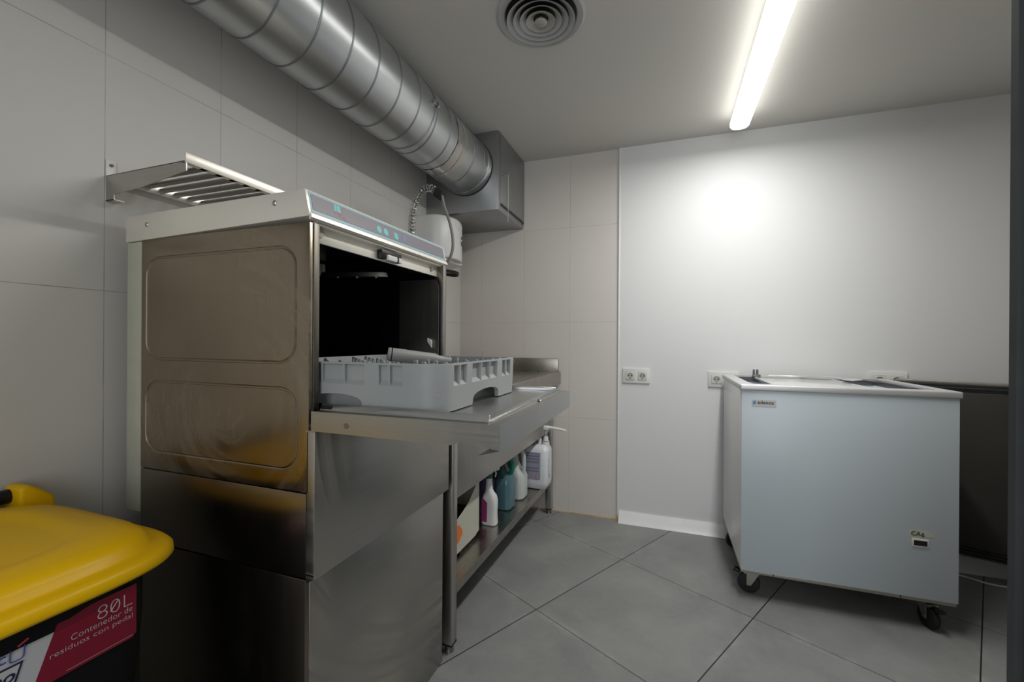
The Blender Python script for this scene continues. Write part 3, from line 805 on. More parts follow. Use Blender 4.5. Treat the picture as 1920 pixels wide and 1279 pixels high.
# ------------------------------------------------------------------ work table (turned by a hair)
TX, TY, TROT = -.688, 1.335, -math.radians(.9)
def T(x, y, z):
    c, s = math.cos(TROT), math.sin(TROT); return (TX+x*c-y*s, TY+x*s+y*c, z)
def table():
    Ln, D = 1.345, .620
    t = thing('work_table', 'stainless steel work table with splashback and low shelf beyond the dishwasher', 'table', (TX, TY, 0), TROT, local=True)
    w_ = MB(); w_.box(-D+.0, .035, 0, Ln, .878, .892); w_.prism([(.035, .892), (.040, .897), (.043, .893), (.043, .820), (.034, .812), (.030, .818), (.036, .824), (.036, .885)], 'y', 0, Ln)
    w_.box(.030, .0365, 0, Ln, .885, .897)
    for i in range(9): w_.box(-.50+i*.05, -.497+i*.05, .75, Ln-.04, .892, .8935)
    w_.build('worktop', M['steel_table'], t, smooth=0)
    MB().box(-D, .030, Ln-.016, Ln, .88, .979, .002).build('splashback', M['steel_table'], t)
    MB().box(-D, -D+.014, 0, Ln-.016, .88, .979, .002).build('splashback', M['steel_table'], t)
    MB().box(-.010, -.004, .002, Ln-.004, .530, .878, .001).build('apron', M['steel_apron'], t)
    MB().box(-D+.02, -D+.026, .002, Ln-.004, .60, .878, .001).build('apron', M['steel_apron'], t)
    build_each(MB().sphere((-.0035, Ln-.17, .66), .006, (.4, 1, 1), 10).sphere((-.0035, Ln-.12, .655), .006, (.4, 1, 1), 10), 'rivet', M['steel_dark'], t)
    s = MB(); s.box(-D+.02, -.002, .035, Ln-.03, .226, .232); s.box(-.004, -.0015, .035, Ln-.004, .196, .234, .0006)
    s.box(-.03, -.002, .035, Ln-.004, .196, .198)
    s.build('low_shelf', M['steel_table'], t, smooth=0)
    for x in (-.040, -D+.02):
        for y in (0, Ln-.045):
            lg = MB().box(x, x+.038, y, y+.038, .028, .878, .002).build('leg', M['steel'], t)
            MB().cyl((x+.019, y+.019, 0), (x+.019, y+.019, .012), .017, .015, 20).cyl((x+.019, y+.019, .012), (x+.019, y+.019, .03), .013, n=20).build('foot', M['steel_dark'], lg)
            MB().box(x-.001, x+.039, y-.001, y+.039, .026, .032, .001).build('end_cap', M['black'], lg)
table()

# ------------------------------------------------------------------ things on the low shelf (top at z=.232)
ZS = .2335
def white_carton():
    t = thing('open_carton', 'cream board container with a slanting open top, nearest on the low shelf', 'container', (-.83, 1.58, ZS), local=False)
    y0, y1, xf, xb = 1.44, 1.735, -.765, -.90
    top = [(y0, .352), (1.52, .383), (1.583, .400), (1.633, .420), (1.686, .455), (1.713, .478), (y1, .484)]
    def wallp(x, th): return MB().prism([(y0, ZS+.018)]+top+[(y1, ZS+.025), (1.70, ZS+.018)], 'x', x, x+th, .001, 1)
    wallp(xf-.003, .003).build('front_board', M['cream'], t)
    wallp(xb, .003).build('rear_board', M['cream'], t)
    MB().box(xb, xf, y1-.003, y1, ZS+.025, .484).build('end_board', M['cream'], t, smooth=0)
    MB().box(xb, xf, y0, y0+.003, ZS+.018, .352).build('end_board', M['cream'], t, smooth=0)
    MB().box(xb, xf, y0, 1.70, ZS+.016, ZS+.019).build('bottom_board', M['cream'], t, smooth=0)
    MB().box(xb+.02, xf-.012, y0+.02, y1-.015, ZS+.03, .37, .01).build('contents', M['dark_red'], t, label='dark contents inside the container')
    MB().prism([(1.505, .288), (1.505, .362), (1.540, .358), (1.566, .330), (1.572, .312), (1.550, .300), (1.540, .290)], 'x', xf, xf+.0006).build('orange_mark', M['orange'], t, label='orange printed flame mark')
    for y in (1.49, 1.565):
        MB().cyl((-.80, y, ZS+.0115), (-.770, y, ZS+.0115), .0105, n=20).build('castor', M['black'], t)
    MB().cyl((-.89, 1.50, ZS+.0115), (-.87, 1.50, ZS+.0115), .0105, n=20).build('castor', M['black'], t)
white_carton()
def spray_bottle():
    cx, cy = -.768, 1.865
    t = thing('spray_bottle', 'white spray bottle with a purple label and dark green collar on the low shelf', 'bottle', (cx, cy, ZS))
    MB().loft([(cx, cy, ZS, .034, .022, 4), (cx, cy, ZS+.004, .037, .025, 4), (cx, cy, ZS+.05, .034, .023, 4), (cx, cy, ZS+.09, .036, .0245, 4), (cx, cy, ZS+.115, .036, .0245, 4),
               (cx, cy, ZS+.135, .031, .022, 3.2), (cx-.002, cy, ZS+.152, .020, .018, 2.4), (cx-.004, cy, ZS+.165, .0165, .0165, 2), (cx-.004, cy, ZS+.205, .0135, .0135, 2), (cx-.004, cy, ZS+.215, .0125, .0125, 2)], 40).build('bottle_body', M['bottle_white'], t)
    MB().prism([(cx-.031, ZS+.018), (cx-.005, ZS+.015), (cx-.003, ZS+.105), (cx-.016, ZS+.118), (cx-.031, ZS+.126)], 'y', cy-.0256, cy-.0236, .0004, 1).build('bottle_label', M['purple'], t)
    MB().cyl((cx-.004, cy, ZS+.214), (cx-.004, cy, ZS+.232), .0155, n=28).build('collar', M['green_cap'], t)
    h = MB().prism([(cx-.045, ZS+.262), (cx-.050, ZS+.250), (cx-.012, ZS+.232), (cx+.006, ZS+.232), (cx+.022, ZS+.250), (cx+.045, ZS+.256), (cx+.045, ZS+.268), (cx-.01, ZS+.276)], 'y', cy-.010, cy+.010, .003, 2).build('spray_head', M['bottle_white'], t)
    MB().tube(smooth_path([(cx+.026, cy, ZS+.252), (cx+.030, cy, ZS+.238), (cx+.026, cy, ZS+.222)], 5), .003, 8).build('trigger', M['bottle_white'], h)
spray_bottle()
def dark_bottle():
    cx, cy = -.845, 1.985
    t = thing('detergent_bottle', 'dark bottle with a mottled violet label behind the white spray bottle', 'bottle', (cx, cy, ZS))
    MB().loft([(cx, cy, ZS, .042, .030, 3), (cx, cy, ZS+.005, .045, .033, 3), (cx, cy, ZS+.15, .045, .033, 3), (cx, cy, ZS+.19, .034, .028, 2.6), (cx, cy, ZS+.215, .015, .015, 2), (cx, cy, ZS+.235, .015, .015, 2)], 40).build('bottle_body', M['violet_label'], t)
    MB().cyl((cx, cy, ZS+.235), (cx, cy, ZS+.262), .018, .016, 24).build('cap', M['black'], t)
dark_bottle()
def teal_jug():
    cx, cy = -.775, 2.085
    t = thing('cleaner_jug', 'teal jug of blue green liquid with a green handle in the middle of the shelf', 'jug', (cx, cy, ZS))
    MB().loft([(cx, cy, ZS, .040, .050, 4), (cx, cy, ZS+.006, .046, .056, 4), (cx, cy, ZS+.125, .046, .056, 4), (cx+.002, cy, ZS+.150, .042, .052, 3.4), (cx+.006, cy, ZS+.172, .034, .040, 3)], 44).build('jug_body', M['teal'], t)
    MB().loft([(cx-.004, cy, ZS+.150, .041, .050, 3.4), (cx-.014, cy, ZS+.185, .034, .040, 3), (cx-.024, cy, ZS+.225, .026, .028, 2.4), (cx-.030, cy, ZS+.255, .016, .016, 2), (cx-.032, cy, ZS+.275, .016, .016, 2)], 40).build('jug_shoulder', M['teal_dark'], t)
    MB().tube(smooth_path([(cx+.016, cy-.01, ZS+.160), (cx+.040, cy-.01, ZS+.190), (cx+.040, cy-.01, ZS+.235), (cx+.022, cy-.01, ZS+.262), (cx-.010, cy, ZS+.265)], 8), .0115, 12).build('handle', M['teal_deep'], t)
    MB().cyl((cx-.032, cy, ZS+.272), (cx-.032, cy, ZS+.290), .019, n=24).build('cap', M['green_cap'], t)
teal_jug()
def milky_jug():
    cx, cy = -.765, 2.245
    t = thing('plastic_jug', 'milky translucent jug with an upright side handle between the teal jug and canister', 'jug', (cx, cy, ZS))
    body = MB().loft([(cx, cy, ZS, .045, .052, 4), (cx, cy, ZS+.007, .052, .058, 4), (cx, cy, ZS+.115, .052, .058, 4), (cx-.004, cy, ZS+.135, .047, .052, 3.4), (cx-.012, cy, ZS+.160, .034, .040, 3),
               (cx-.018, cy, ZS+.200, .024, .028, 2.4), (cx-.018, cy, ZS+.262, .018, .018, 2)], 44).build('jug_body', M['milky'], t)
    MB().tube(smooth_path([(cx+.036, cy-.01, ZS+.110), (cx+.042, cy-.01, ZS+.150), (cx+.042, cy-.01, ZS+.225), (cx+.030, cy-.01, ZS+.252), (cx-.004, cy, ZS+.245)], 8), .0115, 14).build('handle', M['milky'], t)
    MB().cyl((cx-.018, cy, ZS+.262), (cx-.018, cy, ZS+.285), .021, n=24).build('cap', M['bottle_white'], t)
milky_jug()
def canister():
    x0, x1, y0, y1 = -.790, -.628, 2.375, 2.505; cx, cy = (x0+x1)/2, (y0+y1)/2; hx, hy = (x1-x0)/2, (y1-y0)/2
    t = thing('pump_canister', 'white canister with a pump spout and hazard label at the far end of the shelf', 'canister', (cx-.03, cy, ZS))
    z = ZS
    MB().loft([(cx, cy, z, hx-.035, hy-.03, 4), (cx, cy, z+.004, hx-.016, hy-.016, 5), (cx, cy, z+.022, hx-.003, hy-.004, 5.5), (cx, cy, z+.04, hx, hy, 6), (cx, cy, z+.215, hx, hy, 6), (cx, cy, z+.235, hx-.004, hy-.006, 5),
               (cx, cy, z+.250, hx-.018, hy-.02, 4), (cx, cy, z+.254, hx-.04, hy-.035, 3)], 56).build('canister_body', M['canister'], t)
    MB().tube(smooth_path([(x0+.035, cy, z+.245), (x0+.03, cy, z+.285), (cx-.02, cy, z+.300), (cx+.015, cy, z+.290), (cx+.02, cy, z+.25)], 8), .011, 12).build('handle', M['canister'], t)
    px = x1-.026
    MB().cyl((px, cy, z+.244), (px, cy, z+.272), .022, .021, 28).build('collar', M['white'], t)
    pump = MB().cyl((px, cy, z+.272), (px, cy, z+.276), .019, n=24)
    pump.cyl((px, cy, z+.276), (px, cy, z+.300), .016, .012, 24)
    pm = pump.build('pump', M['white'], t)
    MB().cyl((px, cy, z+.270), (px, cy, z+.2745), .0205, n=24).build('seal_ring', M['black'], pm)
    pts = [(px+.0105*math.cos(a), cy+.0105*math.sin(a), z+.300+.036*a/(10*PI)) for a in [i*PI/8 for i in range(81)]]
    MB().tube(pts, .0013, 6).build('pump_spring', M['chrome'], pm)
    MB().cyl((px, cy, z+.30), (px, cy, z+.338), .006, n=12).build('pump_stem', M['white'], pm)
    sp = MB().box(px-.014, px+.016, cy-.012, cy+.012, z+.336, z+.362, .006, 3)
    sp.tube([(px+.005, cy, z+.352), (px+.05, cy, z+.350), (px+.11, cy, z+.343), (px+.118, cy, z+.338)], [.010, .009, .0065, .005], 12)
    sp.build('pump_spout', M['white'], pm)
    yl = y0-.0006
    lb = MB().prism(rrect(x0+.012, x1-.040, z+.060, z+.215, .004), 'y', yl-.0006, yl+.004).build('canister_label', M['label_grey'], t)
    q = MB()
    for i in range(6):
        if i == 3: continue
        q.box(x0+.018, x1-.048, yl-.0010, yl-.0005, z+.190-i*.017, z+.199-i*.017)
    q.box(x0+.012, x1-.040, yl-.0012, yl-.0004, z+.211, z+.215)
    q.build('label_print', M['label_print'], lb, smooth=0)
    for xx in (x1-.085, x1-.058):
        MB().prism([(xx-.0125, z+.080), (xx, z+.0675), (xx+.0125, z+.080), (xx, z+.0925)], 'y', yl-.0012, yl-.0004).build('hazard_diamond', M['hazard_red'], lb, smooth=0)
        MB().prism([(xx-.009, z+.080), (xx, z+.071), (xx+.009, z+.080), (xx, z+.089)], 'y', yl-.0016, yl-.0012).build('hazard_field', M['label_white'], lb, smooth=0)
        MB().prism([(xx-.004, z+.077), (xx+.004, z+.077), (xx+.001, z+.080), (xx+.003, z+.084), (xx-.003, z+.084)], 'y', yl-.0020, yl-.0016).build('hazard_symbol', M['ink'], lb, smooth=0)
    text('UN 1760', 'label_text', M['ink'], (x1-.078, yl-.0014, z+.0615), (1, 0, 0), (0, 0, 1), height=.004, parent=lb)
    sk = MB()
    P = [(cy-.02, z+.06), (cy-.03, z+.08), (cy-.028, z+.16), (cy-.02, z+.18)]
    sk.tube(smooth_path([(x1+.0002, y, zz) for y, zz in P], 6), .0009, 5)
    sk.tube(smooth_path([(x1+.0002, y, zz) for y, zz in [(cy-.008, z+.065), (cy-.013, z+.08), (cy-.004, z+.085)]], 6), .0009, 5)
    sk.build('scrawl', M['ink'], t)
canister()

# ------------------------------------------------------------------ towel dispenser and hose on the left wall
def dispenser():
    t = thing('towel_dispenser', 'white curved paper towel dispenser on the left wall behind the spring hose', 'dispenser', (XL, 2.25, 1.5))
    y0, y1 = 2.055, 2.36
    MB().box(XL, XL+.028, y0, y1, 1.53, 1.782, .004).build('back_plate', M['white'], t)
    def sec(k):
        P = [(XL+.028, y0+.004)]
        pass
        for i in range(17):
            u = i/16
            a = PI*u
            P.append((XL+.075+.155*math.sin(a)**.62, y0+.004+(y1-y0-.008)*(.5-.5*math.cos(a))))
        P += [(XL+.028, y1-.004)]
        return P
    b = bmesh.new(); R = []
    base = sec(1); cy = (y0+y1)/2; cx = XL+.1
    for z, k in ((1.548, .97), (1.552, .99), (1.56, 1.0), (1.75, 1.0), (1.768, .985), (1.779, .95), (1.783, .90)):
        R.append([b.verts.new((XL+.028+(x-XL-.028)*k, cy+(y-cy)*k, z)) for x, y in base])
    for p, q in zip(R, R[1:]):
        for i in range(len(p)): b.faces.new((p[i], p[(i+1) % len(p)], q[(i+1) % len(p)], q[i]))
    b.faces.new(R[0]); b.faces.new(R[-1]); bmesh.ops.recalc_face_normals(b, faces=b.faces)
    mb = MB(); mb.bm.free(); mb.bm = b; mb.build('cover', M['white'], t, smooth=50)
    # underside tray, sloping
    MB().prism([(XL+.03, 1.548), (XL+.200, 1.546), (XL+.192, 1.532), (XL+.05, 1.505), (XL+.03, 1.505)], 'y', y0+.02, y1-.03, .004, 2).build('bottom_tray', M['socket'], t)
    MB().loft([(0, 0, 0, .028, .016, 2), (0, 0, .004, .026, .014, 2)], 28).rotate(PI/2, 'Y').rotate(PI*.09, 'Z').move((XL+.224, cy+.055, 1.665)).build('window', M['alu_dark'], t, label='dark oval window')
dispenser()
def prerinse():
    t = thing('spray_hose', 'chrome spring hose with grey tube and black spray handle behind the dishwasher', 'hose', (-1.14, 1.75, .893))
    y = 1.75
    C = smooth_path([(-1.128, y, 1.30), (-1.128, y, 1.45), (-1.126, y, 1.60), (-1.118, y, 1.70), (-1.085, y, 1.775), (-1.035, y, 1.797), (-.99, y, 1.768)], 14)
    MB().cyl((-1.128, y, .893), (-1.128, y, .905), .028).cyl((-1.128, y, .90), (-1.128, y, 1.34), .013).build('riser', M['chrome'], t)
    # coil
    L_ = [0]
    for a, b in zip(C, C[1:]): L_.append(L_[-1]+(b-a).length)
    tot = L_[-1]; pts = []; turns = 36; n = turns*14
    for i in range(n+1):
        s = tot*i/n; k = 0
        while k < len(C)-2 and L_[k+1] < s: k += 1
        f = (s-L_[k])/max(1e-9, L_[k+1]-L_[k]); p = C[k].lerp(C[k+1], f); d = (C[k+1]-C[k]).normalized()
        nrm = Vector((0, 1, 0)); bn = d.cross(nrm).normalized(); a = 2*PI*turns*i/n
        pts.append(p+(nrm*math.cos(a)+bn*math.sin(a))*.0165)
    MB().tube(pts, .0022, 6).build('spring', M['chrome'], t)
    MB().tube(C, .007, 8).build('inner_tube', M['steel_dark'], t)
    e = C[-1]; d = (C[-1]-C[-3]).normalized()
    MB().cyl(e-d*.006, e+d*.030, .0245, .0235, 28).build('spring_collar', M['rubber'], t)
    h = smooth_path([e+d*.028, (-.955, y, 1.70), (-.925, y, 1.62), (-.910, y, 1.54), (-.918, y, 1.48), (-.95, y, 1.43), (-.985, y, 1.40)], 8)
    MB().tube(h, .0068, 12).build('tube', M['hose'], t)
    # squeeze handle, lying across behind the machine
    hd = MB().tube([(-1.03, y, 1.408), (-.96, y, 1.402), (-.905, y+.01, 1.393), (-.888, y+.012, 1.390)], [.014, .0155, .0150, .010], 16)
    k = hd.build('grip', M['rubber'], t)
    MB().tube([(-.99, y-.013, 1.401), (-.91, y-.009, 1.393)], .0035, 8).build('grip_groove', M['steel_dark'], k)
prerinse()

# ------------------------------------------------------------------ sockets
def socket(cx, cz, label):
    y = YB-.010; W_, H_ = .158, .088
    t = thing('wall_socket', label, 'socket', (cx, y, cz), group='double wall sockets', local=True)
    f = MB().prism(rrect(-W_/2, W_/2, -H_/2, H_/2, .003, 3), 'y', -.009, 0, .0015, 2).build('socket_frame', M['socket'], t)
    for s in (-.0355, .0355):
        gp = MB().box(s-.0245, s+.0245, -.0093, -.006, -.0245, .0245, .0003).build('insert_gap', M['dark_hole'], t)
        cut(gp, MB().cyl((s, -.02, 0), (s, 0, 0), .0183, n=40))
        o = MB().box(s-.0236, s+.0236, -.0125, -.006, -.0236, .0236, .001).build('insert', M['socket_in'], t)
        cut(o, MB().cyl((s, -.02, 0), (s, 0, 0), .0180, n=40))
        k = MB().cyl((s, -.0092, 0), (s, -.0062, 0), .0182, n=40)
        k = k.build('recess', M['socket_recess'], o)
        for dx in (-.0085, .0085): MB().cyl((s+dx, -.0095, 0), (s+dx, -.0090, 0), .0034, n=14).build('pin_hole', M['dark_hole'], o)
        MB().box(s-.005, s+.005, -.0102, -.0092, -.0185, -.0145).build('earth_clip', M['dark_hole'], o)
        MB().box(s-.005, s+.005, -.0102, -.0092, .0145, .0185).build('earth_clip', M['zinc'], o)
        MB().cyl((s, -.0096, 0), (s, -.0090, 0), .0014, n=10).build('screw', M['zinc'], o)
socket(-.1630, .885, 'white double wall socket beside the tiles, clear of the freezer')
socket(.3100, .880, 'white double wall socket half hidden behind the freezer left corner')
socket(1.060, .902, 'white double wall socket behind the freezer right end and dark door')

# ------------------------------------------------------------------ chest freezer
FX0, FX1, FY0, FY1 = .308, 1.024, 2.050, 2.640
def freezer():
    t = thing('chest_freezer', 'white chest freezer with sliding glass top standing on castors by the back wall', 'freezer', ((FX0+FX1)/2, (FY0+FY1)/2, 0))
    zb, zt = .130, .888
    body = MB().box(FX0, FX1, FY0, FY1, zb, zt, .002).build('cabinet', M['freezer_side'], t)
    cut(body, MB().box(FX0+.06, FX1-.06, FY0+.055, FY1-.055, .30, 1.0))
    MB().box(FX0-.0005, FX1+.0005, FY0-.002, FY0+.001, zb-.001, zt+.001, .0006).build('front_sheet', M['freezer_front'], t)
    ln = MB().box(FX0+.058, FX1-.058, FY0+.053, FY1-.053, .29, .884).build('liner', M['liner'], t)
    cut(ln, MB().box(FX0+.061, FX1-.061, FY0+.056, FY1-.056, .294, 1.0))
    b = MB().box(FX0+.002, FX1-.002, FY0+.004, FY1-.004, zb-.016, zb-.003, .001)
    b.build('base_strip', M['zinc'], t)
    g = MB()
    for x in (FX0+.12, FX1-.17): g.box(x, x+.003, FY0+.0035, FY0+.01, zb-.0165, zb-.003)
    build_each(g, 'base_slot', M['black'], t)
    # rim
    r = MB(); a, c, w_ = .887, .913, .042
    r.box(FX0-.008, FX1+.008, FY0-.010, FY1+.006, a, c, .006, 3)
    rim = r.build('rim', M['alu'], t)
    cut(rim, MB().box(FX0+w_, FX1-w_, FY0+w_, FY1-w_, .8, 1.0))
    tr = MB()
    for i in range(3):
        tr.box(FX0+w_-.002+i*.0, FX1-w_+.002, FY0+w_+i*.007, FY0+w_+.003+i*.007, .890-i*.004, .905-i*.004)
        tr.box(FX0+w_-.002, FX1-w_+.002, FY1-w_-.003-i*.007, FY1-w_-i*.007, .890-i*.004, .905-i*.004)
    for i in range(3):
        tr.box(FX1-w_-.003-i*.008, FX1-w_-i*.008, FY0+w_, FY1-w_, .892-i*.004, .906-i*.004)
        tr.box(FX0+w_+i*.008, FX0+w_+.003+i*.008, FY0+w_, FY1-w_, .892-i*.004, .906-i*.004)
    tr.build('slide_track', M['alu_dark'], rim)
    # sliding lids, both pushed to the middle
    for x0, x1, z in ((.452, .800, .9005), (.470, .812, .8905)):
        l = MB().box(x0, x1, FY0+.046, FY1-.046, z, z+.004, .0008).build('glass_lid', M['glass'], t)
        MB().box(x0-.010, x0+.006, FY0+.046, FY1-.046, z-.002, z+.007, .001).build('lid_edge', M['alu'], l)
        MB().box(x1-.006, x1+.004, FY0+.046, FY1-.046, z-.002, z+.006, .001).build('lid_edge', M['alu'], l)
    lk = MB().box(.435, .470, 2.545, 2.580, .907, .922, .003).build('lid_lock', M['alu_dark'], t)
    k = MB()
    for x in (.440, .456): k.tube([(x, 2.560, .918), (x, 2.560, .945), (x, 2.560, .948)], [.0058, .0052, .0045], 12)
    build_each(k, 'lock_prong', M['alu_dark'], lk)
    # badge
    y = FY0-.0025
    bd = MB().box(.345, .435, y-.0008, y+.0005, .822, .850).build('badge', M['label_white'], t, smooth=0)
    for i in range(3):
        z = .832+i*.005
        MB().prism([(.349, z-.003), (.3605, z+.0005), (.3605, z+.004), (.349, z+.0005)], 'y', y-.0013, y-.0008).build('badge_stripe', M['badge_blue'], bd, smooth=0)
    text('edenox', 'badge_text', M['ink'], (.3665, y-.0010, .8325), (1, 0, 0), (0, 0, 1), width=.061, parent=bd, bold=.012)
    # masking tape with handwriting, and the thermometer
    x0 = .878
    tp = MB().prism([(x0, .356), (x0+.002, .385), (x0+.063, .381), (x0+.080, .364), (x0+.045, .362), (x0+.020, .352)], 'y', y-.0006, y+.0005).build('tape_label', M['masking'], t, smooth=0)
    w_ = MB(); yy = y-.0012
    def stroke(P): w_.tube(smooth_path([(a, yy, b) for a, b in P], 5), .0012, 5)
    stroke([(.896, .3795), (.889, .378), (.8845, .372), (.887, .366), (.896, .366)])
    stroke([(.899, .3645), (.9055, .3785), (.9105, .3645)]); stroke([(.9005, .369), (.909, .369)])
    stroke([(.921, .377), (.915, .370), (.9155, .364), (.9205, .363), (.922, .367), (.9165, .369)])
    w_.build('handwriting', M['ink'], tp)
    th = MB().box(x0+.006, x0+.058, y-.005, y, .322, .354, .002).build('thermometer', M['socket_in'], t)
    MB().box(x0+.012, x0+.052, y-.0056, y-.004, .329, .348).build('display', M['dark_hole'], th, smooth=0)
    # castors
    def castor(x, yy, rot, brake):
        c = bpy.data.objects.new('castor', None); COL.objects.link(c); attach(c, t)
        # location is given in world space through the parent inverse
        c.location = (x, yy, 0); c.rotation_euler = (0, 0, rot); c['label'] = 'swivel castor'
        MB().lathe([(0, -.012), (.030, -.012), (.041, -.010), (.044, -.005), (.044, .005), (.041, .010), (.030, .012), (0, .012)], (-.022, 0, .044), 'y', 40).build('wheel', M['rubber'], c)
        f = MB()
        for s in (-1, 1):
            f.prism([(-.030, .036), (-.014, .036), (.020, .096), (.020, .104), (-.026, .104), (-.030, .09)], 'y', s*.0155-.0012, s*.0155+.0012, .0006, 1)
            f.cyl((-.022, s*.0165, .044), (-.022, s*.020, .044), .0055, n=12)
        f.cyl((0, 0, .098), (0, 0, .110), .021, n=24); f.box(-.026, .022, -.0165, .0165, .100, .1035)
        f.build('fork', M['zinc'], c)
        MB().box(-.044, .044, -.034, .034, .110, .1135, .001).build('mounting_plate', M['zinc'], c)
        if brake:
            MB().box(-.082, -.055, -.013, .013, .078, .092, .003).box(-.058, -.018, -.006, .006, .088, .096, .001).rotate(.25, 'Y', (-.055, 0, .088)).build('brake_pedal', M['black'], c)
            MB().cyl((-.036, -.019, .091), (-.036, .019, .091), .006, n=12).build('brake_axle', M['zinc'], c)
    castor(.372, 2.118, -.15, True); castor(.955, 2.118, PI*.58, True)
    castor(.372, 2.565, .4, False); castor(.955, 2.565, -.7, False)
freezer()
def scoop():
    z = .921
    t = thing('ice_spatula', 'metal spatula with thin wire handle lying across the freezer top', 'spatula', (.80, 2.40, z-.004))
    MB().prism([(.775, 2.40), (.795, 2.33), (.845, 2.37), (.850, 2.40), (.835, 2.44), (.790, 2.45)], 'z', z-.001, z+.001).rotate(-.05, 'Y', (.81, 2.4, z)).build('blade', M['alu'], t)
    MB().tube(smooth_path([(.785, 2.42, z+.002), (.74, 2.50, z+.004), (.70, 2.57, z-.002), (.62, 2.610, z-.006), (.52, 2.62, z-.006)], 6), .0028, 8).build('handle', M['alu'], t)
    MB().tube([(.845, 2.38, z+.001), (.885, 2.22, z+.001), (.905, 2.10, z-.005)], .002, 8).build('wire_tail', M['alu_dark'], t)
scoop()

# ------------------------------------------------------------------ cooler whose door stands open behind the freezer
def cooler():
    t = thing('undercounter_cooler', 'dark lined undercounter cooler door standing open between the freezer and jamb', 'cooler', (1.80, 2.2, 0))
    b = MB().box(1.56, 2.14, 1.93, 2.47, .09, .905, .003).build('cabinet', M['steel_dark'], t)
    cut(b, MB().box(1.50, 2.10, 1.97, 2.43, .13, .86))
    for x in (1.61, 2.08):
        for y in (1.98, 2.42): MB().cyl((x, y, 0), (x, y, .092), .018, n=16).build('foot', M['black'], t)
    # door swung open towards the back wall
    A = Vector((1.078, 2.636)); B = Vector((1.56, 2.435)); u = (B-A).normalized(); n = Vector((u.y, -u.x)); Wd = (B-A).length
    def at(mb, *a, **k): return mb
    d = bpy.data.objects.new('door', None); COL.objects.link(d); attach(d, t); d.location = (A.x, A.y, 0); d.rotation_euler = (0, 0, math.atan2(u.y, u.x))
    MB().box(0, Wd, 0, .038, .122, .915, .002).build('door_panel', M['alu_dark'], d)
    MB().box(-.001, Wd+.001, -.004, .039, .903, .916, .001).build('top_edge', M['zinc'], d)
    g = MB()
    for k in range(3):
        o = .010+k*.012; hh = (.007, .012, .006)[k]
        g.box(o, Wd-o, -hh, 0, .893-k*.012, .902-k*.012, .002); g.box(o, Wd-o, -hh, 0, .130+k*.012, .139+k*.012, .002)
        g.box(o, o+.009, -hh, 0, .130+k*.012, .902-k*.012, .002); g.box(Wd-o-.009, Wd-o, -hh, 0, .130+k*.012, .902-k*.012, .002)
    g.build('gasket', M['rubber'], d)
    MB().box(.045, Wd-.045, -.008, 0, .166, .866, .003).build('door_lining', M['door_inner'], d)
cooler()
tag(MB().tube(smooth_path([(1.00, 2.62, .005), (1.18, 2.635, .005), (1.306, 2.606, .005), (1.38, 2.562, .005), (1.452, 2.553, .005), (1.60, 2.57, .005), (1.75, 2.55, .005)], 8), .0045, 8).build('power_cable', M['socket']),
    'thin grey power cable lying on the floor right of the freezer', 'cable')

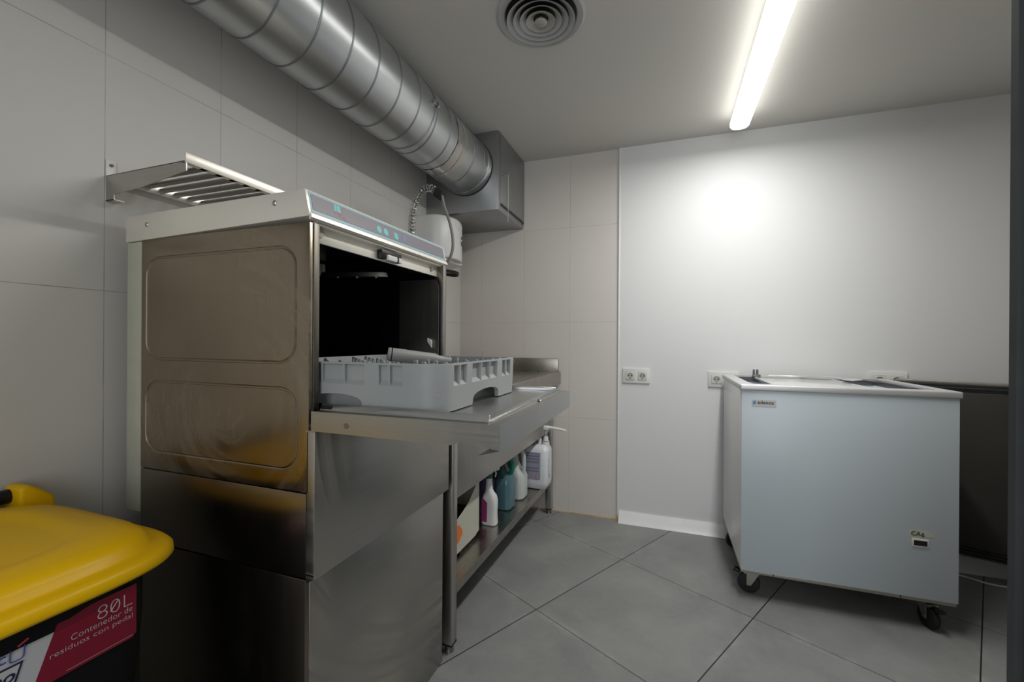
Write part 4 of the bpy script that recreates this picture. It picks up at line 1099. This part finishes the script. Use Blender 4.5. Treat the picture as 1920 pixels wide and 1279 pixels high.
# ------------------------------------------------------------------ pedal bin
def bin_():
    x0, x1, y0, y1 = -1.322, -.832, .060, .574
    cx, cy, hx, hy = (x0+x1)/2, (y0+y1)/2, (x1-x0)/2, (y1-y0)/2
    t = thing('pedal_bin', 'black pedal bin with a yellow lid in front of the dishwasher', 'bin', (cx, cy, 0))
    MB().loft([(cx, cy, 0, hx-.085, hy-.085, 6), (cx, cy, .01, hx-.075, hy-.075, 6), (cx, cy, .60, hx-.038, hy-.048, 8), (cx, cy, .686, hx-.032, hy-.042, 6), (cx, cy, .690, hx-.034, hy-.044, 8)], 72).build('bin_body', M['black_matte'], t)
    MB().box(x1-.075, x1-.02, cy-.07, cy+.07, .02, .035, .004).build('pedal', M['black'], t)
    # lid: flange, step, dome with a shallow sunken field
    b = bmesh.new(); n = 112; R = []
    def ring(inx, z, e, back=0):
        rg = []
        for i in range(n):
            a = 2*PI*(i+.5)/n; c, q = math.cos(a), math.sin(a)
            x = cx+(hx-inx)*math.copysign(abs(c)**(2/e), c); y = cy+(hy-inx)*math.copysign(abs(q)**(2/e), q)
            bk = max(0, min(1, (cx-x)/hx))
            rg.append(b.verts.new((x, y, z+bk*back)))
        R.append(rg)
    ring(.012, 0.686, 4.9); ring(.0, 0.686, 4.9); ring(-.004, 0.692, 4.9); ring(-.003, 0.704, 4.9); ring(.002, 0.710, 4.9); ring(.010, 0.712, 4.9); ring(.020, 0.7125, 4.9)
    ring(.024, 0.715, 4.8); ring(.028, 0.727, 4.7); ring(.036, 0.736, 4.4, .004); ring(.055, 0.741, 4.1, .010); ring(.085, 0.744, 3.8, .016)
    ring(.100, 0.744, 3.8, .016); ring(.112, 0.740, 3.8, .012); ring(.125, 0.738, 3.8, .010); ring(.20, 0.741, 3.6, .008)
    for p, q in zip(R, R[1:]):
        for i in range(n): b.faces.new((p[i], p[(i+1) % n], q[(i+1) % n], q[i]))
    b.faces.new(R[0]); b.faces.new(R[-1]); bmesh.ops.recalc_face_normals(b, faces=b.faces)
    mb = MB(); mb.bm.free(); mb.bm = b
    lid = mb.build('lid', M['yellow'], t, smooth=60)
    # hinge ears and the black carrying bar between them
    for y in (.505, .085):
        sg = 1 if y > .3 else -1; yc = y if sg > 0 else y+.05
        MB().prism([(yc, .70), (yc, .772), (yc+sg*.014, .777), (yc+sg*.030, .766), (yc+sg*.056, .742), (yc+sg*.062, .70)], 'x', x0-.012, x0+.050, .007, 3).build('hinge_ear', M['yellow'], lid)
    MB().cyl((x0+.008, .125, .752), (x0+.008, .510, .752), .015, n=24).build('handle_bar', M['black'], t)
    # label on the front (faces +x)
    xf = -.8675
    def fp(pts, d, m, nm, par, th=.0006): return MB().prism(pts, 'x', xf+d, xf+d+th).build(nm, m, par, smooth=0)
    yr, zb, zt = .489, .572, .662
    lb = fp([(.150, zb), (yr-.006, zb), (yr, zb+.006), (yr, zt), (.150, zt)], 0, M['label_pale'], 'bin_label', t)
    fp([(.3575, zb), (yr-.006, zb), (yr, zb+.006), (yr, zt), (.3875, zt)], .0007, M['crimson'], 'label_field', lb)
    tx = xf+.0016
    text('80L', 'label_text', M['text_pale'], (tx, .4825, .6305), (0, 1, 0), (0, 0, 1), height=.0215, width=.0485, parent=lb, align='RIGHT', bold=-.022)
    MB().tube([(tx, .4515, .6345), (tx, .4615, .6480)], .0008, 5).build('zero_slash', M['text_pale'], lb)
    text('Contenedor de', 'label_text', M['text_pale'], (tx, .4830, .6195), (0, 1, 0), (0, 0, 1), width=.0820, height=.0092, parent=lb, align='RIGHT', bold=-.010)
    text('residuos con pedal', 'label_text', M['text_pale'], (tx, .4830, .6075), (0, 1, 0), (0, 0, 1), width=.1065, height=.0105, parent=lb, align='RIGHT', bold=-.010)
    fp([(.396, .5765), (.484, .5765), (.484, .5769), (.396, .5769)], .0013, M['text_pale'], 'label_line', lb)
    # bucket sign and the letters left of it
    w_ = MB(); w_.tube(smooth_path([(tx, .3355, .648), (tx, .3350, .634), (tx, .3375, .6305), (tx, .3465, .6305), (tx, .3490, .634), (tx, .3500, .648)], 4), .0007, 5)
    w_.build('bucket_sign', M['blue_ink'], lb)
    q = fp([(.342, .6505), (.353, .6560), (.3545, .6535), (.3435, .6480)], .0013, M['hazard_red'], 'bucket_sign_lid', lb)
    text('c', 'label_text', M['blue_ink'], (tx, .3310, .6340), (0, 1, 0), (0, 0, 1), height=.011, parent=lb, align='RIGHT')
    fp([(.280, .600), (.341, .600), (.3485, .6265), (.2875, .6265)], .0013, M['navy'], 'slogan_box', lb)
    fp([(.283, .6025), (.3385, .6025), (.3450, .6240), (.2895, .6240)], .0020, M['label_pale'], 'slogan_field', lb)
    text('no', 'label_text', M['navy'], (tx+.001, .3400, .6050), (0, 1, 0), (0, 0, 1), height=.012, parent=lb, align='RIGHT', bold=.02, shear=.25)
bin_()
